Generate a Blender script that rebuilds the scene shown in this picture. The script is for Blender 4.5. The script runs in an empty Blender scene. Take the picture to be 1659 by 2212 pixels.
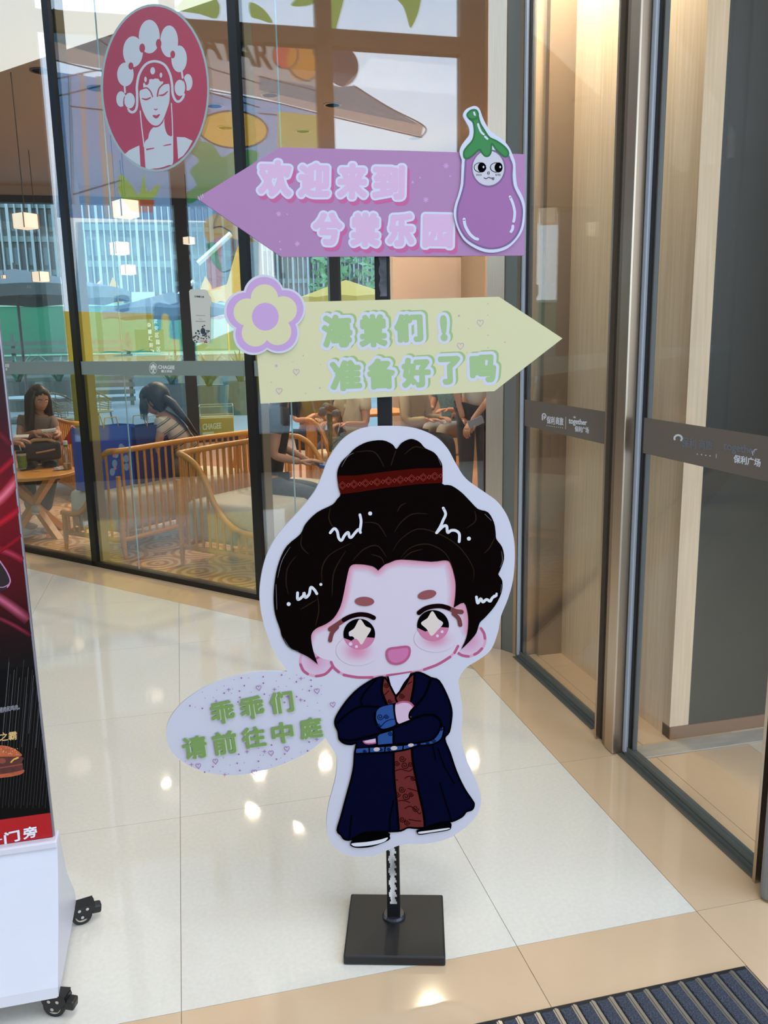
import bpy, bmesh, math, random
from mathutils import Vector, Matrix
from mathutils.geometry import tessellate_polygon, delaunay_2d_cdt
random.seed(7)
C = bpy.context.scene.collection
sc = bpy.context.scene
# ------------------------------------------------------------------ camera
F_PX, PITCH, ROLL, YAW, EYE = 1805.4, 0.20034, -0.01878, 0.23405, 1.5
CAM = Vector((0, 0, EYE))
_cy, _sy = math.cos(YAW), math.sin(YAW)
FW = Vector((_sy*math.cos(PITCH), _cy*math.cos(PITCH), -math.sin(PITCH)))
_rt = Vector((_cy, -_sy, 0)); _up = _rt.cross(FW)
RT = _rt*math.cos(ROLL)+_up*math.sin(ROLL)
UP = -_rt*math.sin(ROLL)+_up*math.cos(ROLL)
cam_data = bpy.data.cameras.new('camera'); cam = bpy.data.objects.new('camera', cam_data); C.objects.link(cam)
cam.matrix_world = Matrix(((RT.x, UP.x, -FW.x, 0), (RT.y, UP.y, -FW.y, 0), (RT.z, UP.z, -FW.z, EYE), (0, 0, 0, 1)))
cam_data.sensor_fit = 'VERTICAL'; cam_data.sensor_height = 36.0
cam_data.lens = F_PX/2212*36.0
cam_data.clip_start = 0.05; cam_data.clip_end = 400
sc.camera = cam
# measuring helpers: where a sight line through photo pixel (x, y) of 1659x2212 meets a real plane
def ray(x, y): return FW+RT*((x-829.5)/F_PX)-UP*((y-1106)/F_PX)
def floor_at(x, y, z=0.0):
    d = ray(x, y); return CAM+d*((z-EYE)/d.z)
def on_plane(x, y, p0, n):
    d = ray(x, y); p0 = Vector(p0); n = Vector(n); return CAM+d*((p0-CAM).dot(n)/d.dot(n))
def at_y(x, y, Y): return on_plane(x, y, (0, Y, 0), (0, 1, 0))
# ------------------------------------------------------------------ view, world, lights
vs = sc.view_settings
vs.view_transform = 'Standard'; vs.look = 'None'; vs.gamma = 1.0; vs.exposure = 0.0; vs.use_curve_mapping = False
sc.display_settings.display_device = 'sRGB'
sc.cycles.max_bounces = 9; sc.cycles.diffuse_bounces = 3; sc.cycles.glossy_bounces = 5
sc.cycles.transmission_bounces = 6; sc.cycles.transparent_max_bounces = 28
sc.cycles.sample_clamp_indirect = 6.0; sc.cycles.caustics_reflective = False; sc.cycles.caustics_refractive = False
SKY = 3.5
w = bpy.data.worlds.new('sky'); sc.world = w; w.use_nodes = True
nt = w.node_tree; nt.nodes.clear()
def nd(nt, t, **k):
    n = nt.nodes.new(t)
    for a, b in k.items():
        if a.startswith('in_'): n.inputs[int(a[3:]) if a[3:].isdigit() else a[3:].replace('_', ' ')].default_value = b
        else: setattr(n, a, b)
    return n
out = nd(nt, 'ShaderNodeOutputWorld'); bg = nd(nt, 'ShaderNodeBackground'); bg.inputs[1].default_value = SKY
tc = nd(nt, 'ShaderNodeTexCoord'); sep = nd(nt, 'ShaderNodeSeparateXYZ')
mp = nd(nt, 'ShaderNodeMapping'); mp.inputs['Scale'].default_value = (1.2, 1.2, 2.6)
noi = nd(nt, 'ShaderNodeTexNoise'); noi.inputs['Scale'].default_value = 2.2; noi.inputs['Detail'].default_value = 5
rmp = nd(nt, 'ShaderNodeValToRGB'); rmp.color_ramp.elements[0].position = .47; rmp.color_ramp.elements[1].position = .78
grd = nd(nt, 'ShaderNodeValToRGB')
grd.color_ramp.elements[0].color = (.72, .845, 1.0, 1); grd.color_ramp.elements[1].position = .75; grd.color_ramp.elements[1].color = (.42, .60, .95, 1)
mx = nd(nt, 'ShaderNodeMix', data_type='RGBA'); mx.inputs[7].default_value = (.93, .96, 1.0, 1)
L = nt.links.new
L(tc.outputs['Generated'], mp.inputs[0]); L(mp.outputs[0], noi.inputs['Vector']); L(noi.outputs[0], rmp.inputs[0])
L(tc.outputs['Generated'], sep.inputs[0]); L(sep.outputs[2], grd.inputs[0])
L(rmp.outputs[0], mx.inputs[0]); L(grd.outputs[0], mx.inputs[6]); L(mx.outputs[2], bg.inputs[0]); L(bg.outputs[0], out.inputs[0])
def area(name, loc, sx, sy, power, col=(1, 1, 1), rot=(0, 0, 0)):
    d = bpy.data.lights.new(name, 'AREA'); d.shape = 'RECTANGLE'; d.size = sx; d.size_y = sy; d.energy = power; d.color = col
    o = bpy.data.objects.new(name, d); C.objects.link(o); o.location = loc; o.rotation_euler = rot; o['kind'] = 'helper'
    return o
area('hall_fill_light', (.6, -.2, 6.2), 1.6, 4.0, 175, (1, .97, .92))  # added fill above the hall, stands for no known fitting
area('vestibule_fill_light', (2.3, 2.0, 3.25), .4, .8, 7, (1, .84, .66))  # unseen fill added to lift the space behind the doors
area('veneer_fill_light', (1.545, 3.14, 3.27), .03, .8, 42, (1, .88, .72), (0, -.45, 0))  # unseen fill added to brighten the veneer, tilted towards it
# ------------------------------------------------------------------ materials
def lin(h):
    h = h.lstrip('#'); r = []
    for i in (0, 2, 4):
        c = int(h[i:i+2], 16)/255; r.append(c/12.92 if c <= .04045 else ((c+.055)/1.055)**2.4)
    return r
MATS = {}
def mat(name, hexc, rough=.6, metal=0.0, spec=.5, gain=1.0, noise=None, bump=None, emit=0.0, coat=0.0):
    if name in MATS: return MATS[name]
    m = bpy.data.materials.new(name); m.use_nodes = True; t = m.node_tree
    b = t.nodes['Principled BSDF']; c = [min(1, x*gain) for x in lin(hexc)]
    b.inputs['Base Color'].default_value = (*c, 1); b.inputs['Roughness'].default_value = rough
    b.inputs['Metallic'].default_value = metal; b.inputs['Specular IOR Level'].default_value = spec
    if coat: b.inputs['Coat Weight'].default_value = coat; b.inputs['Coat Roughness'].default_value = .05
    if emit: b.inputs['Emission Color'].default_value = (*c, 1); b.inputs['Emission Strength'].default_value = emit
    if noise:
        sc_, amt, stretch = noise
        tcn = nd(t, 'ShaderNodeTexCoord'); mpn = nd(t, 'ShaderNodeMapping'); mpn.inputs['Scale'].default_value = stretch
        n = nd(t, 'ShaderNodeTexNoise'); n.inputs['Scale'].default_value = sc_; n.inputs['Detail'].default_value = 4
        mr = nd(t, 'ShaderNodeMapRange'); mr.inputs['From Min'].default_value = .3; mr.inputs['From Max'].default_value = .7
        mr.inputs['To Min'].default_value = 1-amt; mr.inputs['To Max'].default_value = 1+amt
        mu = nd(t, 'ShaderNodeMix', data_type='RGBA', blend_type='MULTIPLY'); mu.inputs[0].default_value = 1; mu.inputs[6].default_value = (*c, 1)
        l = t.links.new
        l(tcn.outputs['Object'], mpn.inputs[0]); l(mpn.outputs[0], n.inputs['Vector']); l(n.outputs[0], mr.inputs[0]); l(mr.outputs[0], mu.inputs[7]); l(mu.outputs[2], b.inputs['Base Color'])
        if bump:
            bp = nd(t, 'ShaderNodeBump'); bp.inputs['Strength'].default_value = bump; bp.inputs['Distance'].default_value = .01
            l(n.outputs[0], bp.inputs['Height']); l(bp.outputs[0], b.inputs['Normal'])
    MATS[name] = m; return m
def glass(name, tint, base, amt=1.0):
    if name in MATS: return MATS[name]
    m = bpy.data.materials.new(name); m.use_nodes = True; t = m.node_tree; t.nodes.clear(); l = t.links.new
    o = nd(t, 'ShaderNodeOutputMaterial'); ms = nd(t, 'ShaderNodeMixShader'); tr = nd(t, 'ShaderNodeBsdfTransparent'); gl = nd(t, 'ShaderNodeBsdfGlossy')
    tr.inputs[0].default_value = (*tint, 1); gl.inputs['Roughness'].default_value = 0.0; gl.inputs[0].default_value = (1, 1, 1, 1)
    lw = nd(t, 'ShaderNodeLayerWeight'); lw.inputs[0].default_value = .5
    pw = nd(t, 'ShaderNodeMath', operation='POWER'); pw.inputs[1].default_value = 5
    ma = nd(t, 'ShaderNodeMath', operation='MULTIPLY_ADD', use_clamp=True); ma.inputs[1].default_value = (1-base)*amt; ma.inputs[2].default_value = base
    l(lw.outputs['Facing'], pw.inputs[0]); l(pw.outputs[0], ma.inputs[0]); l(ma.outputs[0], ms.inputs[0]); l(tr.outputs[0], ms.inputs[1]); l(gl.outputs[0], ms.inputs[2]); l(ms.outputs[0], o.inputs[0])
    MATS[name] = m; return m
def film(name, hexc, trans, hexd=None, dif=.3):
    # printed translucent film: part lets tinted light through, part scatters it
    if name in MATS: return MATS[name]
    m = bpy.data.materials.new(name); m.use_nodes = True; t = m.node_tree; t.nodes.clear(); l = t.links.new
    o = nd(t, 'ShaderNodeOutputMaterial'); ms = nd(t, 'ShaderNodeMixShader'); tr = nd(t, 'ShaderNodeBsdfTransparent'); df = nd(t, 'ShaderNodeBsdfDiffuse')
    c = lin(hexc); tr.inputs[0].default_value = (*[min(1, x*trans) for x in c], 1); df.inputs[0].default_value = (*lin(hexd or hexc), 1)
    ms.inputs[0].default_value = dif; l(tr.outputs[0], ms.inputs[1]); l(df.outputs[0], ms.inputs[2]); l(ms.outputs[0], o.inputs[0])
    MATS[name] = m; return m
def vcol_mat(name, rough=.6):
    if name in MATS: return MATS[name]
    m = bpy.data.materials.new(name); m.use_nodes = True; t = m.node_tree; b = t.nodes['Principled BSDF']; b.inputs['Roughness'].default_value = rough; b.inputs['Specular IOR Level'].default_value = .2
    a = nd(t, 'ShaderNodeVertexColor'); a.layer_name = 'print'; t.links.new(a.outputs[0], b.inputs['Base Color']); MATS[name] = m; return m
# ------------------------------------------------------------------ mesh builder
class B:
    def __init__(s): s.v = []; s.f = []
    def add(s, vs, fs):
        o = len(s.v); s.v += [Vector(p) for p in vs]; s.f += [tuple(i+o for i in f) for f in fs]; return s
    def box(s, a, b, M=None):
        x0, y0, z0 = a; x1, y1, z1 = b
        vs = [Vector(p) for p in ((x0, y0, z0), (x1, y0, z0), (x1, y1, z0), (x0, y1, z0), (x0, y0, z1), (x1, y0, z1), (x1, y1, z1), (x0, y1, z1))]
        if M: vs = [M @ p for p in vs]
        return s.add(vs, [(0, 3, 2, 1), (4, 5, 6, 7), (0, 1, 5, 4), (1, 2, 6, 5), (2, 3, 7, 6), (3, 0, 4, 7)])
    def rbox(s, a, b, r=.01, M=None):
        # box with bevelled edges
        bm = bmesh.new(); bmesh.ops.create_cube(bm, size=1)
        a = Vector(a); b = Vector(b)
        for v in bm.verts: v.co = Vector((a[i]+(v.co[i]+.5)*(b[i]-a[i]) for i in range(3)))
        bmesh.ops.bevel(bm, geom=bm.edges[:], offset=r, segments=2, affect='EDGES', profile=.5)
        s.frombm(bm, M); return s
    def frombm(s, bm, M=None):
        bm.verts.index_update()
        s.add([(M @ v.co) if M else v.co.copy() for v in bm.verts], [tuple(v.index for v in f.verts) for f in bm.faces]); bm.free(); return s
    def tube(s, pts, r, n=8, caps=True):
        pts = [Vector(p) for p in pts]; rs = r if isinstance(r, (list, tuple)) else [r]*len(pts)
        o = len(s.v); prev = None
        for i, p in enumerate(pts):
            t = (pts[min(i+1, len(pts)-1)]-pts[max(i-1, 0)]).normalized()
            if prev is None:
                a = Vector((0, 0, 1)) if abs(t.z) < .9 else Vector((1, 0, 0)); u = t.cross(a).normalized()
            else: u = (prev-t*prev.dot(t)).normalized()
            prev = u; q = t.cross(u)
            for k in range(n):
                g = 2*math.pi*k/n; s.v.append(p+(u*math.cos(g)+q*math.sin(g))*rs[i])
        for i in range(len(pts)-1):
            for k in range(n):
                a = o+i*n+k; b = o+i*n+(k+1) % n; s.f.append((a, b, b+n, a+n))
        if caps: s.f.append(tuple(o+k for k in reversed(range(n)))); s.f.append(tuple(o+(len(pts)-1)*n+k for k in range(n)))
        return s
    def lathe(s, prof, n=20, c=(0, 0, 0), M=None):
        o = len(s.v); c = Vector(c)
        for r, z in prof:
            for k in range(n):
                g = 2*math.pi*k/n; p = c+Vector((r*math.cos(g), r*math.sin(g), z)); s.v.append(M @ p if M else p)
        for i in range(len(prof)-1):
            for k in range(n): s.f.append((o+i*n+k, o+i*n+(k+1) % n, o+(i+1)*n+(k+1) % n, o+(i+1)*n+k))
        s.f.append(tuple(o+k for k in reversed(range(n)))); s.f.append(tuple(o+(len(prof)-1)*n+k for k in range(n)))
        return s
    def ball(s, c, r, n=12, m=8, M=None):
        rx, ry, rz = r if isinstance(r, (list, tuple)) else (r, r, r); c = Vector(c)
        bm = bmesh.new(); bmesh.ops.create_uvsphere(bm, u_segments=n, v_segments=m, radius=1)
        for v in bm.verts:
            p = Vector((v.co.x*rx, v.co.y*ry, v.co.z*rz)); v.co = c+(M @ p if M else p)
        return s.frombm(bm)
    def prism(s, pts, d):
        # pts: planar polygon (3D), extruded by vector d
        n = len(pts); pts = [Vector(p) for p in pts]; d = Vector(d)
        tri = tessellate_polygon([pts]); o = len(s.v)
        s.v += pts+[p+d for p in pts]
        nrm = Vector((0, 0, 0))
        for i in range(n): nrm += pts[i].cross(pts[(i+1) % n])
        fl = nrm.dot(d) < 0
        for t in tri:
            a = [o+i for i in t]; p = [s.v[i] for i in a]
            up = (p[1]-p[0]).cross(p[2]-p[0]).dot(d) > 0
            s.f.append(tuple(reversed(a)) if up else tuple(a)); b_ = [i+n for i in a]; s.f.append(tuple(b_) if up else tuple(reversed(b_)))
        for i in range(n):
            j = (i+1) % n; q = (o+i, o+j, o+j+n, o+i+n); s.f.append(tuple(reversed(q)) if fl else q)
        return s
    def poly(s, pts):
        q = [Vector(p) for p in pts]; pts = [p for i, p in enumerate(q) if (p-q[i-1]).length > 1e-5]; o = len(s.v); s.v += pts
        if len(pts) < 3: return s
        for t in tessellate_polygon([pts]): s.f.append(tuple(o+i for i in t))
        return s
def link(name, me, parent=None, loc=(0, 0, 0)):
    o = bpy.data.objects.new(name, me); C.objects.link(o); o.location = loc
    if parent: o.parent = parent
    return o
def obj(name, b, m, parent=None, loc=(0, 0, 0), smooth=False, off=None):
    me = bpy.data.meshes.new(name)
    vs = [p-off for p in b.v] if off is not None else b.v
    me.from_pydata([tuple(p) for p in vs], [], b.f); me.update()
    if m: me.materials.append(m)
    if smooth: me.shade_smooth()
    return link(name, me, parent, loc)
def tag(o, label=None, cat=None, group=None, kind=None):
    if label: o['label'] = label
    if cat: o['category'] = cat
    if group: o['group'] = group
    if kind: o['kind'] = kind
    return o
def empty(name, loc=(0, 0, 0), rz=0, label=None, cat=None, group=None, kind=None):
    o = bpy.data.objects.new(name, None); C.objects.link(o); o.location = loc; o.rotation_euler = (0, 0, rz); o.empty_display_size = .1
    return tag(o, label, cat, group, kind)
def copy_tree(o, parent=None):
    c = o.copy(); C.objects.link(c); c.parent = parent
    for ch in list(o.children): copy_tree(ch, c)
    return c
def smooth_closed(pts, k=5):
    n = len(pts); r = []
    for i in range(n):
        p0, p1, p2, p3 = (pts[(i+j-1) % n] for j in range(4))
        for a in range(k):
            t = a/k
            r.append(tuple(.5*((2*p1[c])+(-p0[c]+p2[c])*t+(2*p0[c]-5*p1[c]+4*p2[c]-p3[c])*t*t+(-p0[c]+3*p1[c]-3*p2[c]+p3[c])*t**3) for c in range(2)))
    return r
def smooth_open(pts, k=6):
    n = len(pts); r = []
    for i in range(n-1):
        p0 = pts[max(i-1, 0)]; p1 = pts[i]; p2 = pts[i+1]; p3 = pts[min(i+2, n-1)]
        for a in range(k):
            t = a/k
            r.append(tuple(.5*((2*p1[c])+(-p0[c]+p2[c])*t+(2*p0[c]-5*p1[c]+4*p2[c]-p3[c])*t*t+(-p0[c]+3*p1[c]-3*p2[c]+p3[c])*t**3) for c in range(2)))
    r.append(tuple(pts[-1])); return r
def stroke(pts, w, sm=True, taper=False):
    # 2D polygons (list) making a round-capped line
    if sm and len(pts) > 2: pts = smooth_open(pts)
    res = []; n = len(pts); Ls = []; Rs = []
    for i in range(n):
        a = pts[max(i-1, 0)]; b = pts[min(i+1, n-1)]; dx, dy = b[0]-a[0], b[1]-a[1]; d = math.hypot(dx, dy) or 1
        ww = w/2*((.25+.75*math.sin(math.pi*(i+.6)/(n+.2))) if taper else 1)
        Ls.append((pts[i][0]-dy/d*ww, pts[i][1]+dx/d*ww)); Rs.append((pts[i][0]+dy/d*ww, pts[i][1]-dx/d*ww))
    for i in range(n-1): res.append([Ls[i], Ls[i+1], Rs[i+1], Rs[i]])
    if not taper:
        for p in (pts[0], pts[-1]): res.append(disc(p[0], p[1], w/2, w/2, 10))
    return res
def disc(x, y, rx, ry=None, n=28, rot=0):
    ry = rx if ry is None else ry; c, s = math.cos(rot), math.sin(rot)
    return [(x+rx*math.cos(g)*c-ry*math.sin(g)*s, y+rx*math.cos(g)*s+ry*math.sin(g)*c) for g in (2*math.pi*i/n for i in range(n))]
def heart(x, y, r, w, rot=0):
    pts = []
    for i in range(17):
        t = 2*math.pi*i/16; px = .9*math.sin(t)**3; py = -(13*math.cos(t)-5*math.cos(2*t)-2*math.cos(3*t)-math.cos(4*t))/16
        pts.append((x+r*(px*math.cos(rot)-py*math.sin(rot)), y+r*(px*math.sin(rot)+py*math.cos(rot))))
    return stroke(pts, w, sm=False)
def Z(x0, y0, s): return lambda pts: [(x0+a/s, y0+b/s) for a, b in pts]
class Print:
    """flat print on a board: 2D shapes given where they lie on the photographed board, mapped to the board's real plane"""
    def __init__(s, mapper, nrm, parent): s.m = mapper; s.n = Vector(nrm); s.parent = parent; s.k = 0; s.off = None
    def shape(s, name, polys, m, layer=None, parent=None):
        if layer is None: s.k += 1; layer = s.k
        if name.startswith('printed_'): name = name[8:]+'_print'
        b = B()
        for i, pl in enumerate(polys):
            if len(pl) < 3: continue
            off = s.n*(.00009*layer+.0000028*(i % 23))
            if len(pl) == 4: b.poly([s.m(*p)+off for p in pl]); continue
            cv, ce, cf, *_r = delaunay_2d_cdt([Vector(p[:2]) for p in pl], [], [list(range(len(pl)))], 1, 1e-4)
            b.add([s.m(*p)+off for p in cv], [tuple(f) for f in cf])
        # make every face look along the board's normal
        for i, f in enumerate(b.f):
            p = [b.v[j] for j in f]
            if (p[1]-p[0]).cross(p[2]-p[0]).dot(s.n) < 0: b.f[i] = tuple(reversed(f))
        return obj(name, b, m, parent or s.parent, off=s.off)
def text_mesh(txt):
    c = bpy.data.curves.new('t', 'FONT'); c.body = txt; c.resolution_u = 3
    o = bpy.data.objects.new('t', c); C.objects.link(o)
    bpy.context.view_layer.update(); dg = bpy.context.evaluated_depsgraph_get()
    me = bpy.data.meshes.new_from_object(o.evaluated_get(dg))
    vs = [(v.co.x, v.co.y) for v in me.vertices]; fs = [tuple(p.vertices) for p in me.polygons]
    bpy.data.objects.remove(o); bpy.data.curves.remove(c); bpy.data.meshes.remove(me)
    return vs, fs
def lettering(P, name, txt, quad, m, grow=0.0, shift=(0, 0), layer=None, parent=None, steps=None):
    """quad: photo corners tl, tr, br, bl of the text's bounding box; grow: dilation in photo px"""
    steps = steps or (26 if grow > 7 else 14)
    vs, fs = text_mesh(txt)
    if not vs: return None
    x0 = min(v[0] for v in vs); x1 = max(v[0] for v in vs); y0 = min(v[1] for v in vs); y1 = max(v[1] for v in vs)
    if layer is None: P.k += 1; layer = P.k
    b = B(); tl, tr, br, bl = quad
    offs = [(0, 0)] if not grow else [(grow*math.cos(2*math.pi*i/steps), grow*math.sin(2*math.pi*i/steps)) for i in range(steps)]+([(0, 0)] if grow < 3 else [(grow*.5*math.cos(2*math.pi*i/6), grow*.5*math.sin(2*math.pi*i/6)) for i in range(6)])
    for kk, (dx, dy) in enumerate(offs):
        pts = []
        for x, y in vs:
            u = (x-x0)/(x1-x0); v = (y1-y)/(y1-y0)
            px = (tl[0]*(1-u)+tr[0]*u)*(1-v)+(bl[0]*(1-u)+br[0]*u)*v+dx+shift[0]
            py = (tl[1]*(1-u)+tr[1]*u)*(1-v)+(bl[1]*(1-u)+br[1]*u)*v+dy+shift[1]
            pts.append(P.m(px, py)+P.n*(.00009*layer+(.0000022 if steps > 20 else .000004)*kk))
        b.add(pts, fs)
    for i, f in enumerate(b.f):
        p = [b.v[j] for j in f]
        if (p[1]-p[0]).cross(p[2]-p[0]).dot(P.n) < 0: b.f[i] = tuple(reversed(f))
    return obj(name, b, m, parent or P.parent, off=P.off)
def char_box(cx, cy, w, h, rot=0):
    c, s = math.cos(rot), math.sin(rot)
    return [(cx+x*c-y*s, cy+x*s+y*c) for x, y in ((-w/2, -h/2), (w/2, -h/2), (w/2, h/2), (-w/2, h/2))]
def clip(poly, p, n):
    """keep the side of a 2D convex polygon where (q-p).n <= 0"""
    r = []
    for i in range(len(poly)):
        a = poly[i]; b = poly[(i+1) % len(poly)]
        da = (a[0]-p[0])*n[0]+(a[1]-p[1])*n[1]; db = (b[0]-p[0])*n[0]+(b[1]-p[1])*n[1]
        if da <= 0: r.append(a)
        if (da < 0 < db) or (db < 0 < da):
            t = da/(da-db); r.append((a[0]+(b[0]-a[0])*t, a[1]+(b[1]-a[1])*t))
    return r
# ------------------------------------------------------------------ storefront line and mirror frame of the far facade
GA = Vector((-.647, 5.996, 0)); GB = Vector((1.399, 3.748, 0)); GT = (GB-GA).normalized(); GN = Vector((-GT.y, GT.x, 0))   # GN points into the cafe
def on_glass(x, y, off=0.0): return on_plane(x, y, GA-GN*off, GN)
def mir(P): P = Vector(P); return P-2*((P-GA).dot(GN))*GN
FV = 10.0                                                            # the hall's side facade lies on the mirror image of y = FV
def on_facade(x, y, off=0.0): return mir(at_y(x, y, FV-off))
FD = (mir((1, FV, 0))-mir((0, FV, 0))); FN = mir((0, 0, 0))-mir((0, 1, 0))   # facade direction, facade normal (into hall)
# ------------------------------------------------------------------ floor
white_t = mat('white_terrazzo', '#dcd7c9', .045, noise=(90, .035, (1, 1, 1)))
beige_t = mat('beige_stone', '#d0b390', .07, noise=(3.0, .045, (1, 1, 1)))
grout = mat('grout', '#aca192', .7)
G0 = Vector((GA.x, GA.y)); g2 = (GN.x, GN.y)
floor_b = B(); pts = [(-4.9, 1.0), (-4.2, 9.9)]
far = GA-GT*5.2
foot = [(-5.6, -13.0), (1.60, -13.0), (1.60, 3.60), (GB.x, GB.y), (far.x, far.y), (-5.6, far.y)]
floor_b.prism([(x, y, -.05) for x, y in foot], (0, 0, .046))
floor = tag(obj('floor', floor_b, grout), kind='structure')
def slab(name, poly, m, parent=None, top=0.0, gap=.0008):
    if len(poly) < 3: return
    ar = sum(poly[i][0]*poly[(i+1) % len(poly)][1]-poly[(i+1) % len(poly)][0]*poly[i][1] for i in range(len(poly)))/2
    if abs(ar) < .003: return
    if ar < 0: poly = poly[::-1]
    q = poly; n = len(poly)
    for i in range(n):
        a, b_ = poly[i], poly[(i+1) % n]; dx, dy = b_[0]-a[0], b_[1]-a[1]; d = math.hypot(dx, dy)
        if d < 1e-6: continue
        q = clip(q, (a[0]-dy/d*gap, a[1]+dx/d*gap), (dy/d, -dx/d))
    if len(q) < 3: return
    c = Vector((sum(p[0] for p in q)/len(q), sum(p[1] for p in q)/len(q), 0))
    return obj(name, B().prism([(x-c.x, y-c.y, -.004) for x, y in q], (0, 0, .004)), m, parent or floor, (c.x, c.y, top))
# a glossier finish comes from the material; joints are real gaps between the slabs
xs = [1.246, .735, -.09, -.915, -1.74, -2.565, -3.39, -4.215, -5.04]; ys = [1.725+.831*i for i in range(-7, 11)]
S1 = GA-GN*.30                                                       # edge of the white field along the storefront
for i in range(len(xs)-1):
    for j in range(len(ys)-1):
        if ys[j] < 1.72 and xs[i] > -.92 : continue
        if ys[j] < 1.0: continue
        p = [(xs[i+1], ys[j]), (xs[i], ys[j]), (xs[i], ys[j+1]), (xs[i+1], ys[j+1])]
        slab('tile', clip(p, (S1.x, S1.y), g2), white_t)
for j in range(-5, 4):                                               # border along the doors
    y0 = 1.725+.831*j; y1 = y0+.831
    p = [(1.246, max(y0, -2.5)), (1.60, max(y0, -2.5)), (1.60, y1), (1.246, y1)]
    if y1 > -2.4: slab('border_slab', clip(p, (GA.x, GA.y), g2), beige_t)
for i in range(len(xs)-1):                                           # border in front of the mat
    slab('border_slab', [(xs[i+1], 1.52), (xs[i], 1.52), (xs[i], 1.725), (xs[i+1], 1.725)] if xs[i] > -.9 else [], beige_t)
for k in range(-6, 4):                                               # border along the storefront
    a = GA+GT*(.55+.831*k); b_ = a+GT*.831
    if k == 3: b_ = GB+GT*.05
    slab('border_slab', clip([(a-GN*.30).to_2d(), (b_-GN*.30).to_2d(), (b_-GN*.0).to_2d(), (a-GN*.0).to_2d()], (1.246, 0), (1, 0)), beige_t)
# ------------------------------------------------------------------ entrance mat
mat_root = empty('entrance_mat', (.55, 1.0, 0), label='charcoal carpet entrance mat with aluminium rails set in the beige floor', cat='mat')
carp = mat('mat_carpet', '#3f4450', .95, noise=(260, .55, (1, 1, 1)), bump=.8)
alu = mat('mat_aluminium', '#b9b4ab', .32, .85)
rubber = mat('black_rubber', '#15161a', .6)
obj('mat_well', B().box((-.70, -1.4, -.003), (.69, .519, .0005)), rubber, mat_root)
cm = None; rm = None
for i in range(31):
    x = .665-.0455*i
    if cm is None:
        cm = obj('carpet_insert', B().rbox((-.015, -1.39, 0), (.015, .5, .012), .003), carp, mat_root, (x, 0, 0))
        rm = obj('aluminium_rail', B().box((-.0065, -1.39, 0), (.0065, .505, .008)).box((-.0025, -1.39, .008), (.0025, .505, .0105)), alu, mat_root, (x-.0228, 0, 0))
    else:
        for s_, dx in ((cm, 0), (rm, -.0228)):
            c = s_.copy(); C.objects.link(c); c.location = (x+dx, 0, 0); c.parent = mat_root
# ------------------------------------------------------------------ hall ceiling, facade, outside ground
tag(obj('ceiling', B().box((-5.8, -13, 6.5), (1.7, 9.8, 6.62)), mat('ceiling_white', '#e6e3de', .8)), kind='structure')
tag(obj('ground', B().box((-70, -40, -.12), (70, 140, -.06)), mat('paving', '#8b9794', .85, noise=(.6, .12, (1, 1, 1)))), kind='structure')
bronze = mat('bronze_frame', '#4a3a2c', .5)
pane_clear = glass('facade_glass', (.97, .985, .98), .03)
fac = empty('window_1', (0, 0, 0), kind='structure')
def fq(x, y0, y1): return None
def fvert(px, wpx, name='mullion'):
    a = at_y(px-wpx/2, 400, FV); b_ = at_y(px+wpx/2, 400, FV)
    p = [mir((a.x, FV, 0)), mir((b_.x, FV, 0)), mir((b_.x, FV+.12, 0)), mir((a.x, FV+.12, 0))]
    obj(name, B().prism([(q.x, q.y, 0) for q in p], (0, 0, 6.5)), bronze, fac)
xf0, xf1 = at_y(110, 400, FV).x, 3.62
step = at_y(1010, 85, FV).x-at_y(700, 85, FV).x; xm = at_y(1010, 85, FV).x
def fbox(x0, x1, z0, z1, d0, d1, name, m, parent):
    p = [mir((x, y, 0)) for x, y in ((x0, FV+d0), (x1, FV+d0), (x1, FV+d1), (x0, FV+d1))]
    return obj(name, B().prism([(q.x, q.y, z0) for q in p], (0, 0, z1-z0)), m, parent)
k = 0; vx = []
while xm-k*step > xf0: vx.append(xm-k*step); k += 1
zb = at_y(840, 90, FV).z
for i, x in enumerate(vx): fbox(x-.09, x+.09, 0, 6.5, -.02, .12, 'mullion', bronze, fac)
for z in (.06, zb, 6.4): fbox(xf0, xf1, z-.09, z+.09, -.02, .12, 'transom', bronze, fac)
for i, x in enumerate(vx):
    x0 = vx[i+1] if i+1 < len(vx) else xf0
    for z0, z1 in ((.15, zb-.09), (zb+.09, 6.31)):
        fbox(x0+.09 if i+1 < len(vx) else x0, x-.09, z0, z1, .04, .055, 'pane', pane_clear, fac)
fbox(-9.0, xf0, 0, 6.5, -.02, .14, 'end_panel', mat('facade_stone', '#5a4c40', .7), fac)
fbox(xf0, 3.7, 0, .46, -.03, .13, 'sky_block_panel', bronze, fac)  # added panel, keeps low sky out of the floor and glass reflections
# solid end of the facade next to the last pane, behind the camera side
fbox(vx[0]+.09, 5.2, 0, 6.5, -.02, .14, 'end_panel', bronze, fac)
q0 = mir((5.2, FV, 0))
tag(obj('wall_left', B().prism([(q0.x, q0.y, 0), (q0.x-.1, q0.y-12.5, 0), (q0.x-.3, q0.y-12.5, 0), (q0.x-.2, q0.y, 0)], (0, 0, 6.5)), mat('hall_wall', '#cfc6b8', .7)), kind='structure')
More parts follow.
